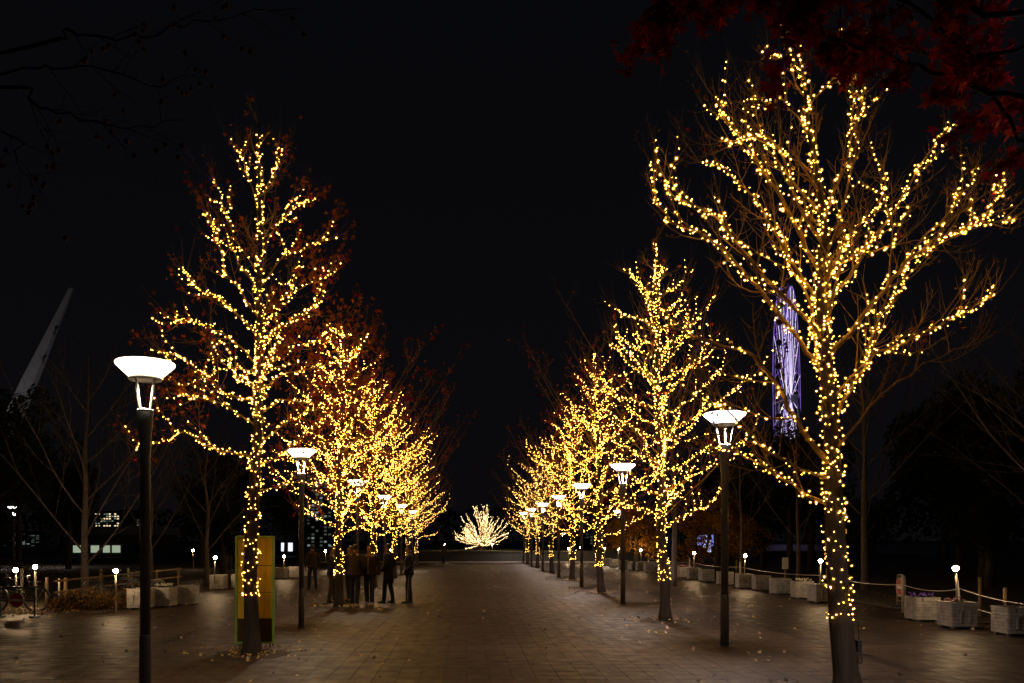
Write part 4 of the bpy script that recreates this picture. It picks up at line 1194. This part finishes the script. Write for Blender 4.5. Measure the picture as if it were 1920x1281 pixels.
# ------------------------------------------------------------------ mast, wheel, buildings
ms = thing('slanting_mast', 'pale grey tapering mast leaning up into the sky', 'mast', (-94, 150, 0))
M_mast = mat('mast_concrete', (.42, .41, .42), .7, var=.15, vscale=.6)
A = P(-20, 885, 150); B = P(57, 712, 150); C_ = P(134, 541, 150); off = Vector((-94, 150, 0)); A0 = A + (A - B) * (A.z / (B.z - A.z))
prof = [(A0, 3.6), (A, 3.1), (B, 2.4), (C_, .7)]
mb = MB()
for p, w_ in prof:
    p = p - off
    for sx, sy in ((-1, -1), (1, -1), (1, 1), (-1, 1)): mb.v.append(p + Vector((sx * w_ / 2, sy * w_ * .35, 0)))
for k in range(3):
    for i in range(4): j = (i + 1) % 4; mb.face((4 * k + i, 4 * k + j, 4 * k + 4 + j, 4 * k + 4 + i))
mb.face((3, 2, 1, 0)); mb.face((12, 13, 14, 15)); obj('shaft', mb, M_mast, ms)
mb = MB()
for t in (.3, .45, .6, .75):
    p = (A.lerp(C_, t)) - off; mb.box(p + Vector((1.3 * (1.6 - t), -.9, 0)), (.35, .3, .8))
obj('cable_anchor', mb, M_steel, ms)
fl = thing('floodlight', 'floodlight at the foot of the slanting mast', 'floodlight', (-80, 128, 0))
mb = MB(); mb.box((0, 0, .35), (.9, .5, .5)); obj('housing', mb, M_black, fl)
ld = bpy.data.lights.new('flood', 'SPOT'); ld.energy = FLOOD_W; ld.spot_size = R(70); ld.color = (1, .96, .97); ld.shadow_soft_size = .3
lo = bpy.data.objects.new('flood', ld); COL.objects.link(lo); lo.parent = fl; lo.location = (0, 0, 1.0)
dirv = (B.lerp(C_, .5) - Vector((-80, 128, 1))); lo.rotation_euler = dirv.to_track_quat('-Z', 'Y').to_euler()

# giant observation wheel, turned nearly edge-on
fw = thing('ferris_wheel', 'giant wheel of white and violet lights seen nearly edge-on behind the trees', 'ferris wheel', P(1478, 1013, 420) - Vector((0, 0, CH)))
hub = Vector((0, 0, CH + 265 * 420 / F)); RW = 57.0
E_v = emis('light_violet', (.36, .20, 1.0), .55); E_w = emis('light_white', (.74, .68, 1.0), 1.7); E_p = emis('light_pink', (.85, .45, .85), .8); E_r = emis('light_red', (1, .06, .08), .8)
E_c = emis('light_cyan', (.45, .8, .75), .5)
vx = (P(1478, 1013, 420)).normalized(); ang = math.atan2(vx.x, vx.y) + R(4.2)
ax = Vector((math.sin(ang), math.cos(ang), 0)); wid = Vector((ax.y, -ax.x, 0))
def wp(a, r, s_): return hub + ax * (math.sin(a) * r) + UP * (math.cos(a) * r) + wid * s_
for k in range(32):
    a = 2 * PI * k / 32; mb = MB()
    for s_ in (-2.5, 2.5):
        q = [wp(a, 3, s_ * .5)] + [wp(a, RW * t, s_ * (.5 + .5 * t)) for t in (.35, .7, 1)]
        mb.tube(q, .11 if k % 2 == 0 else .07, 4)
    obj('spoke', mb, (E_w, E_v, E_w, E_p)[k % 4], fw)
mb = MB()
for s_ in (-2.5, 2.5):
    mb.tube([wp(2 * PI * k / 32, RW, s_) for k in range(33)], .2, 4, cap=False)
    mb.tube([wp(2 * PI * k / 32, RW * .84, s_ * .92) for k in range(33)], .14, 4, cap=False)
for k in range(32): mb.tube([wp(2 * PI * k / 32, RW, -2.5), wp(2 * PI * (k + .5) / 32, RW * .9, 0), wp(2 * PI * (k + 1) / 32, RW, 2.5)], .12, 3, cap=False)
obj('rim', mb, E_v, fw)
mb = MB(); mb.tube([wp(0, 0, -5), wp(0, 0, 5)], 2.0, 14); obj('hub', mb, M_steel, fw)
for k in range(32):
    a = 2 * PI * (k + .5) / 32; c = wp(a, RW + 1.6, 0); mb = MB(); mb.ico(c, 1.5, sub=True, sc=(1, 1, 1.1)); obj('cabin', mb, M_steel, fw, True)
for s_ in (-1, 1):
    for q in (-1, 1):
        mb = MB(); mb.tube([hub + wid * (4.6 * s_), Vector((0, 0, 0)) + ax * (26 * q) + wid * (11 * s_)], [.7, 1.1], 6); obj('support_leg', mb, M_steel, fw)
mb = MB()
for k in range(14): c = wp(-.06 + 0.0, RW * (.03 + .04 * k), 3.4 if k % 2 else -3.4); mb.box(c, (.5, .5, .9))
obj('marker_lights', mb, E_p, fw, kind='stuff')

M_bld = mat('building_wall', (.10, .10, .11), .8, var=.2, vscale=.2)
E_win = emis('window_light_warm', (1.0, .80, .45), 1.1); E_winc = emis('window_light_cool', (.55, .75, .65), .28); E_wind = emis('window_light_dim', (.5, .6, .45), .09)
M_dkg = mat('window_dark', (.02, .022, .025), .15)
def building(label, x0, x1, top, d, cols, rows, wl, seed, depth=14, ph=.5):
    """x0..x1 px of its face, top px"""
    a = P(x0, top, d); b = P(x1, top, d); W = b.x - a.x; H = a.z
    rg = random.Random(seed); root = thing('building', label, 'building', ((a.x + b.x) / 2, d, 0), 0, 'far dark buildings with lit windows')
    mb = MB(); mb.box((0, depth / 2, H / 2), (W, depth, H)); obj('wall', mb, M_bld, root)
    mb = MB(); mb.box((0, depth / 2, H + .3), (W + .5, depth + .5, .6)); obj('roof', mb, M_bld, root)
    cw, rh = W / cols, H / rows; ms_ = {}
    for m_ in set(wl) | {M_dkg}:
        q = MB(); q.box((0, 0, 0), (cw * .62, .12, rh * ph)); ms_[m_.name] = q.mesh('window', m_)
    for r in range(rows):
        for c in range(cols):
            m_ = rg.choice(wl) if rg.random() < .55 else M_dkg
            put('window', ms_[m_.name], root, (-W / 2 + cw * (c + .5), -.05, rh * (r + .55)))
    return root
building('dark office block with rows of greenish windows behind the second lamp', 575, 622, 890, 210, 6, 20, [E_winc, E_wind, E_wind], 1)
building('apartment tower with many small warm windows behind the bare tree', 178, 224, 962, 260, 9, 14, [E_win, E_win, E_wind, E_winc], 2)
building('lower block of sparse windows beside the apartment tower', 222, 262, 960, 280, 6, 14, [E_winc, E_wind], 3)
building('distant block with dim windows behind the lone far lamp', -30, 75, 1000, 240, 12, 8, [E_wind, E_winc], 4)
building('dark block with faint windows between the planter-side lit trunks', 1085, 1145, 935, 190, 6, 16, [E_wind, E_wind], 5)
pv = thing('pavilion', 'low pavilion with a pale roof and bright shop windows far behind the bare tree', 'building', P(210, 1013, 90) - Vector((0, 0, CH)))
M_pale = mat('pavilion_roof', (.30, .32, .38), .6)
mb = MB(); mb.box((0, 4, 1.25), (9, 8, -2.5 + 5)); obj('wall', mb, M_bld, pv)
mb = MB(); mb.box((-.6, 3.8, -.02 + 3.0), (13, 9, .9)); obj('roof', mb, M_pale, pv)
E_shop = emis('shop_window', (.75, .9, .65), .4)
for i, x in enumerate((-3.9, -2.9, -1.9, -.6, .5, 1.6, 2.8)):
    mb = MB(); mb.box((x, -.04, .9), (.75 if i % 2 else .9, .08, .8)); obj('window', mb, E_shop if i in (0, 2, 3, 4) else M_dkg, pv)
# glowing screens
sc_ = thing('lit_screen', 'glowing white advertising screen beside the second lamp pole', 'screen', P(538, 1013, 95) - Vector((0, 0, CH)))
mb = MB(); mb.box((0, .1, 1.08), (1.5, .14, 1.15)); obj('casing', mb, M_black, sc_); mb = MB(); mb.box((0, .015, 1.08), (1.36, .03, 1.02)); obj('display', mb, emis('screen_white', (.80, .84, 1.0), 1.3), sc_)
for x in (-.5, .5):
    mb = MB(); mb.box((x, .1, .26), (.08, .08, .52)); obj('leg', mb, M_black, sc_)
sc_ = thing('lit_screen', 'bluish glowing shop screen seen past the golden tree', 'screen', P(1328, 1013, 80) - Vector((0, 0, CH)))
mb = MB(); mb.box((0, .15, 1.7), (2.6, .2, 2.6)); obj('casing', mb, M_black, sc_)
blu = [emis('screen_blue', (.30, .34, 1.0), .9), emis('screen_pale', (.66, .68, 1.0), 1.1)]
for (x, z, w_, h_, m_) in ((-.9, 1.9, .42, 1.0, 0), (-.35, 1.8, .5, 1.3, 1), (.12, 1.3, .32, 1.2, 1), (.5, 1.9, .3, 1.1, 0)):
    mb = MB(); mb.box((x, .03, z), (w_, .03, h_)); obj('display', mb, blu[m_], sc_)
sc_ = thing('lit_sign', 'small red and white lit sign beside the near planter-side lamp pole', 'sign', P(1352, 1013, 88) - Vector((0, 0, CH)))
mb = MB(); mb.box((0, .1, 1.7), (.12, .12, 3.4)); obj('post', mb, M_black, sc_)
mb = MB(); mb.box((0, 0, 3.9), (.5, .1, 1.2)); obj('panel', mb, emis('sign_glow_white', (.9, .6, .8), .8), sc_)
mb = MB(); mb.box((0, -.06, 4.1), (.2, .03, .8)); obj('red_bar', mb, E_r, sc_)

# ------------------------------------------------------------------ people
M_skin = mat('skin', (.30, .17, .11), .6)
def skin_obj(name, verts, edges, radii, root_i, m, parent, sub=1):
    me = bpy.data.meshes.new(name); me.from_pydata(verts, edges, []); me.materials.append(m)
    o = put(name, me, parent)
    md = o.modifiers.new('skin', 'SKIN'); md.use_smooth_shade = True
    for i, r in enumerate(radii):
        sv = me.skin_vertices[0].data[i]; sv.radius = r if isinstance(r, tuple) else (r, r); sv.use_root = (i == root_i)
    ms = o.modifiers.new('sub', 'SUBSURF'); ms.levels = sub; ms.render_levels = sub
    return o
def loft(mb, rings, sides=16):
    b = len(mb.v)
    for (c, rx, ry) in rings:
        for k in range(sides):
            a = 2 * PI * k / sides; mb.v.append(Vector(c) + Vector((math.cos(a) * rx, math.sin(a) * ry, 0)))
    for i in range(len(rings) - 1):
        for k in range(sides):
            k2 = (k + 1) % sides; mb.face((b + i * sides + k, b + i * sides + k2, b + (i + 1) * sides + k2, b + (i + 1) * sides + k))
    mb.face(tuple(b + k for k in reversed(range(sides)))); mb.face(tuple(b + (len(rings) - 1) * sides + k for k in range(sides)))
def person(label, loc, rz, H, jacket, trousers, hair, coat=False, pose='pockets', step=.08, shoe=(.03, .03, .03), stripe=None, trim=None, bulk=1.0, lean=0):
    root = thing('person', label, 'person', loc, rz, 'people standing by the lit trees')
    s = H / 1.75; V3 = Vector
    def v(x, y, z): return (x * s, y * s, z * s)
    # facing local +Y
    fL, fR = (-.10, step), (.10, -step)
    if pose == 'pockets': el, wr = (.30 * bulk, -.06, 1.14), (.20 * bulk, .12, .96)
    elif pose == 'down': el, wr = (.27 * bulk, -.04, 1.13), (.27 * bulk, .05, .88)
    else: el, wr = (.27 * bulk, .02, 1.12), (.16, .26, 1.16)
    VS = [v(0, 0, .96), v(0, -.01, 1.12), v(0, 0, 1.32), v(0, -.01, 1.46), v(0, .0, 1.53), v(0, .02, 1.60), v(0, .015, 1.68), v(0, .0, 1.735)]
    RD = [.13, .12, .145, .06, .055, (.072, .08), (.082, .092), (.05, .055)]
    ED = [(i, i + 1) for i in range(7)]
    for (sx, ft) in ((-1, fL), (1, fR)):
        b = len(VS)
        VS += [v(sx * .095, 0, .90), v(sx * .10, ft[1] * .5 + .02, .50), v(ft[0], ft[1], .09), v(ft[0] * 1.15, ft[1] + .15, .035)]
        RD += [.085, .058, .04, .032]; ED += [(0, b), (b, b + 1), (b + 1, b + 2), (b + 2, b + 3)]
    for sx in (-1, 1):
        b = len(VS)
        VS += [v(sx * .18, -.01, 1.42), v(sx * el[0], el[1], el[2]), v(sx * wr[0], wr[1], wr[2])]
        d_ = (V3(wr) - V3(el)).normalized(); RD += [.055, .04, .027]
        palm = V3(wr) + d_ * .07; VS.append(v(sx * palm.x, palm.y, palm.z)); RD.append((.032, .018)); ED += [(3, b), (b, b + 1), (b + 1, b + 2), (b + 2, b + 3)]
        for k in range(4):
            o_ = (k - 1.5) * .019; L_ = (.07, .08, .075, .058)[k]
            q = palm + V3((0, o_, 0)) + d_ * L_ + V3((-.012, 0, 0)); VS.append(v(sx * q.x, q.y, q.z)); RD.append(.0085); ED.append((b + 3, len(VS) - 1))
        q = V3(wr) + d_ * .05 + V3((-.015, .045, 0)); VS.append(v(sx * q.x, q.y, q.z)); RD.append(.009); ED.append((b + 2, len(VS) - 1))
    RD = [tuple(x * s for x in r) if isinstance(r, tuple) else r * s for r in RD]
    skin_obj('body', VS, ED, RD, 0, M_skin, root, 1)
    jacket = tuple(c * .26 for c in jacket); trousers = tuple(c * .3 for c in trousers)
    mj = mat('cloth_jacket', jacket, .85, bump=.3, bscale=30, var=.2); mt = mat('cloth_trousers', trousers, .85, bump=.2, bscale=30, var=.15)
    mh = mat('hair', hair, .6); msx = mat('shoe_leather', shoe, .5)
    mb = MB(); k = bulk
    hem = .60 if coat else .86
    rings = [(v(0, -.005, hem), .205 * k * s, .15 * s), (v(0, -.005, (hem + 1.0) / 2), .20 * k * s, .145 * s), (v(0, -.005, 1.02), .185 * k * s, .135 * s), (v(0, -.005, 1.15), .185 * k * s, .135 * s), (v(0, 0, 1.30), .205 * k * s, .14 * s),
             (v(0, -.005, 1.40), .205 * s, .12 * s), (v(0, -.01, 1.46), .13 * s, .09 * s), (v(0, -.01, 1.50), .075 * s, .072 * s), (v(0, -.01, 1.54), .078 * s, .075 * s)]
    loft(mb, rings, 18)
    for sx in (-1, 1):
        pts = smooth_path([V3(v(sx * .13, -.01, 1.43)), V3(v(sx * .215 * (k + 1) / 2, -.015, 1.38)), V3(v(sx * el[0], el[1], el[2])), V3(v(sx * wr[0], wr[1], wr[2])) + V3((0, 0, .01))], 3)
        mb.tube(pts, [x * s for x in (.06, .075, .078, .073, .070, .066, .062, .058, .053, .048)][:len(pts)], 12)
    jk = obj('coat' if coat else 'jacket', mb, mj, root, True)
    if trim:
        mb = MB(); mb.box(V3(v(0, .143, 1.18)), (.02 * s, .012, .5 * s)); obj('zip', mb, mat('bright_trim', trim, .6), jk)
    mb = MB(); loft(mb, [(v(0, 0, .78), .155 * s, .105 * s), (v(0, 0, .9), .165 * s, .12 * s), (v(0, 0, 1.0), .16 * s, .12 * s)], 16)
    for (sx, ft) in ((-1, fL), (1, fR)):
        pts = smooth_path([V3(v(sx * .085, 0, .92)), V3(v(sx * .095, ft[1] * .25 + .01, .7)), V3(v(sx * .10, ft[1] * .5 + .02, .50)), V3(v(ft[0] * 1.0, ft[1] * .8, .28)), V3(v(ft[0], ft[1] - .005, .07))], 3)
        n = len(pts); mb.tube(pts, [s * (.092 - .036 * (i / (n - 1)) ** .8) for i in range(n)], 12)
    tw = obj('trousers', mb, mt, root, True)
    if stripe:
        mb = MB()
        for (sx, ft) in ((-1, fL), (1, fR)):
            pts = smooth_path([V3(v(sx * .165, 0, .88)), V3(v(sx * .172, ft[1] * .5 + .01, .50)), V3(v(ft[0] + sx * .055, ft[1] - .005, .09))], 3); mb.tube(pts, .012 * s, 4)
        obj('side_stripe', mb, mat('stripe_pale', stripe, .7), tw)
    for (sx, ft) in ((-1, fL), (1, fR)):
        mb = MB(); loft(mb, [(v(ft[0] * 1.08, ft[1] + .055, .004), .046 * s, .135 * s), (v(ft[0] * 1.08, ft[1] + .055, .035), .048 * s, .135 * s), (v(ft[0] * 1.05, ft[1] + .03, .07), .042 * s, .09 * s), (v(ft[0], ft[1], .105), .042 * s, .05 * s)], 14)
        obj('shoe', mb, msx, root, True)
    mb = MB(); mb.ico(V3(v(0, -.018, 1.69)), .098 * s, sub=True, sc=(.95, 1.02, .88))
    for i in range(len(mb.v)):
        q = mb.v[i]
        if q.y > .02 * s and q.z < 1.70 * s: q.y = .02 * s - .01
    obj('hair', mb, mh, root, True)
    for sx in (-1, 1):
        mb = MB(); mb.ico(V3(v(sx * .03, .098, 1.645)), .010 * s, sub=True); obj('eye', mb, M_black, root, True)
        mb = MB(); mb.ico(V3(v(sx * .082, .0, 1.63)), .022 * s, sub=True, sc=(.4, .8, 1.2)); obj('ear', mb, M_skin, root, True)
    mb = MB(); mb.ico(V3(v(0, .108, 1.62)), .014 * s, sub=True, sc=(.8, 1, 1.5)); obj('nose', mb, M_skin, root, True)
    mb = MB(); mb.box(V3(v(0, .1, 1.585)), (.04 * s, .008, .008)); obj('mouth', mb, mat('lips', (.3, .12, .1), .5), root)
    root.rotation_euler = (0, lean, rz)
    return root
def at(px, py): return G(px, py)
person('broad person in a brown jacket seen from behind, nearest the lit trunk', at(665, 1136), R(-12), 1.76, (.10, .055, .03), (.05, .06, .09), (.02, .015, .012), bulk=1.12, shoe=(.35, .33, .3))
person('person facing the viewer with a pale zip on a reddish jacket', at(693, 1135), R(168), 1.74, (.13, .04, .025), (.05, .055, .075), (.02, .015, .012), pose='down', trim=(.45, .40, .12), shoe=(.3, .26, .25))
person('person in a long dark coat standing in profile', at(728, 1131), R(72), 1.78, (.028, .022, .022), (.02, .02, .025), (.02, .015, .012), coat=True, pose='pockets', step=.1)
person('person at the group edge in track trousers with a pale side stripe', at(767, 1131), R(95), 1.74, (.03, .032, .045), (.03, .03, .035), (.02, .015, .012), pose='pockets', stripe=(.40, .33, .28), step=.05)
person('pale-trousered person mostly hidden behind the lit trunk', at(622, 1130), R(-80), 1.70, (.08, .06, .06), (.22, .19, .17), (.02, .015, .012), pose='down')
person('person in grey trousers behind the broad person in brown', at(656, 1128), R(150), 1.70, (.06, .05, .05), (.20, .19, .18), (.02, .015, .012), pose='down')
person('distant person in an orange top near the far wall', (P(832, 1055, 65).x, 65, 0), R(100), 1.72, (.35, .12, .03), (.03, .03, .04), (.02, .015, .012), pose='down')
person('dim person walking alone between the second lamp and the lit trunk', at(586, 1106), R(30), 1.7, (.10, .05, .02), (.03, .025, .02), (.03, .02, .012), pose='down', step=.14)

# ------------------------------------------------------------------ tree pits and fallen leaves
trees_xy = [(4.53, 9.36), (-3.55, 13.2), (4.66, 18.7), (-3.62, 22.6), (4.8, 28.3), (-3.66, 31.4), (4.95, 37.5)]
for i, (x, y) in enumerate(trees_xy):
    mb = MB(); n = 28; rg = random.Random(i); mb.v.append(Vector((0, 0, .016)))
    for k in range(n):
        a = 2 * PI * k / n; r = .62 + .06 * rg.uniform(-1, 1); mb.v.append(Vector((math.cos(a) * r, math.sin(a) * r, .005)))
    for k in range(n): mb.face((0, 1 + k, 1 + (k + 1) % n))
    o = obj('tree_pit', mb, M_soil, None, loc=(x, y, 0), kind='structure')
rg = random.Random(123); mb = MB()
def fallen(x, y, size):
    a = rg.uniform(0, 6.28); b = len(mb.v); curl = rg.uniform(.1, .5)
    tx, ty = rg.uniform(-.5, .5), rg.uniform(-.2, 1.1)
    for (u, v_) in LEAF_STAR:
        px_, py_ = (u * math.cos(a) - v_ * math.sin(a)) * size * .5, (u * math.sin(a) + v_ * math.cos(a)) * size * .5
        mb.v.append(Vector((x + px_, y + py_, .012 + size * .42 + (u * u + v_ * v_) * size * curl * .4 + px_ * tx + py_ * ty)))
    mb.face(tuple(range(b, b + 10)), rg.choices(range(4), (3, 4, 4, 2))[0])
for i in range(1500):
    y = 10 + 40 * rg.random() ** 1.3; x = rg.uniform(-12, 11)
    if abs(x - .4) < 3.2 and rg.random() < .6: continue
    fallen(x, y, rg.uniform(.06, .12))
for (x, y) in trees_xy:
    for i in range(150):
        a = rg.uniform(0, 6.28); r = abs(rg.gauss(0, .62)) + .14; fallen(x + math.cos(a) * r, y + math.sin(a) * r * .7, rg.uniform(.05, .10))
for i in range(700): fallen(rg.uniform(-13.5, -10.2), rg.uniform(19.9, 22.2), rg.uniform(.05, .10))
for i in range(500): fallen(rg.uniform(10.6, 15), rg.uniform(15, 30), rg.uniform(.04, .09))
o = obj('fallen_leaves', mb, M_dry, kind='stuff'); tag(o, 'dry leaves scattered over the paving and round the trunks', 'leaves')
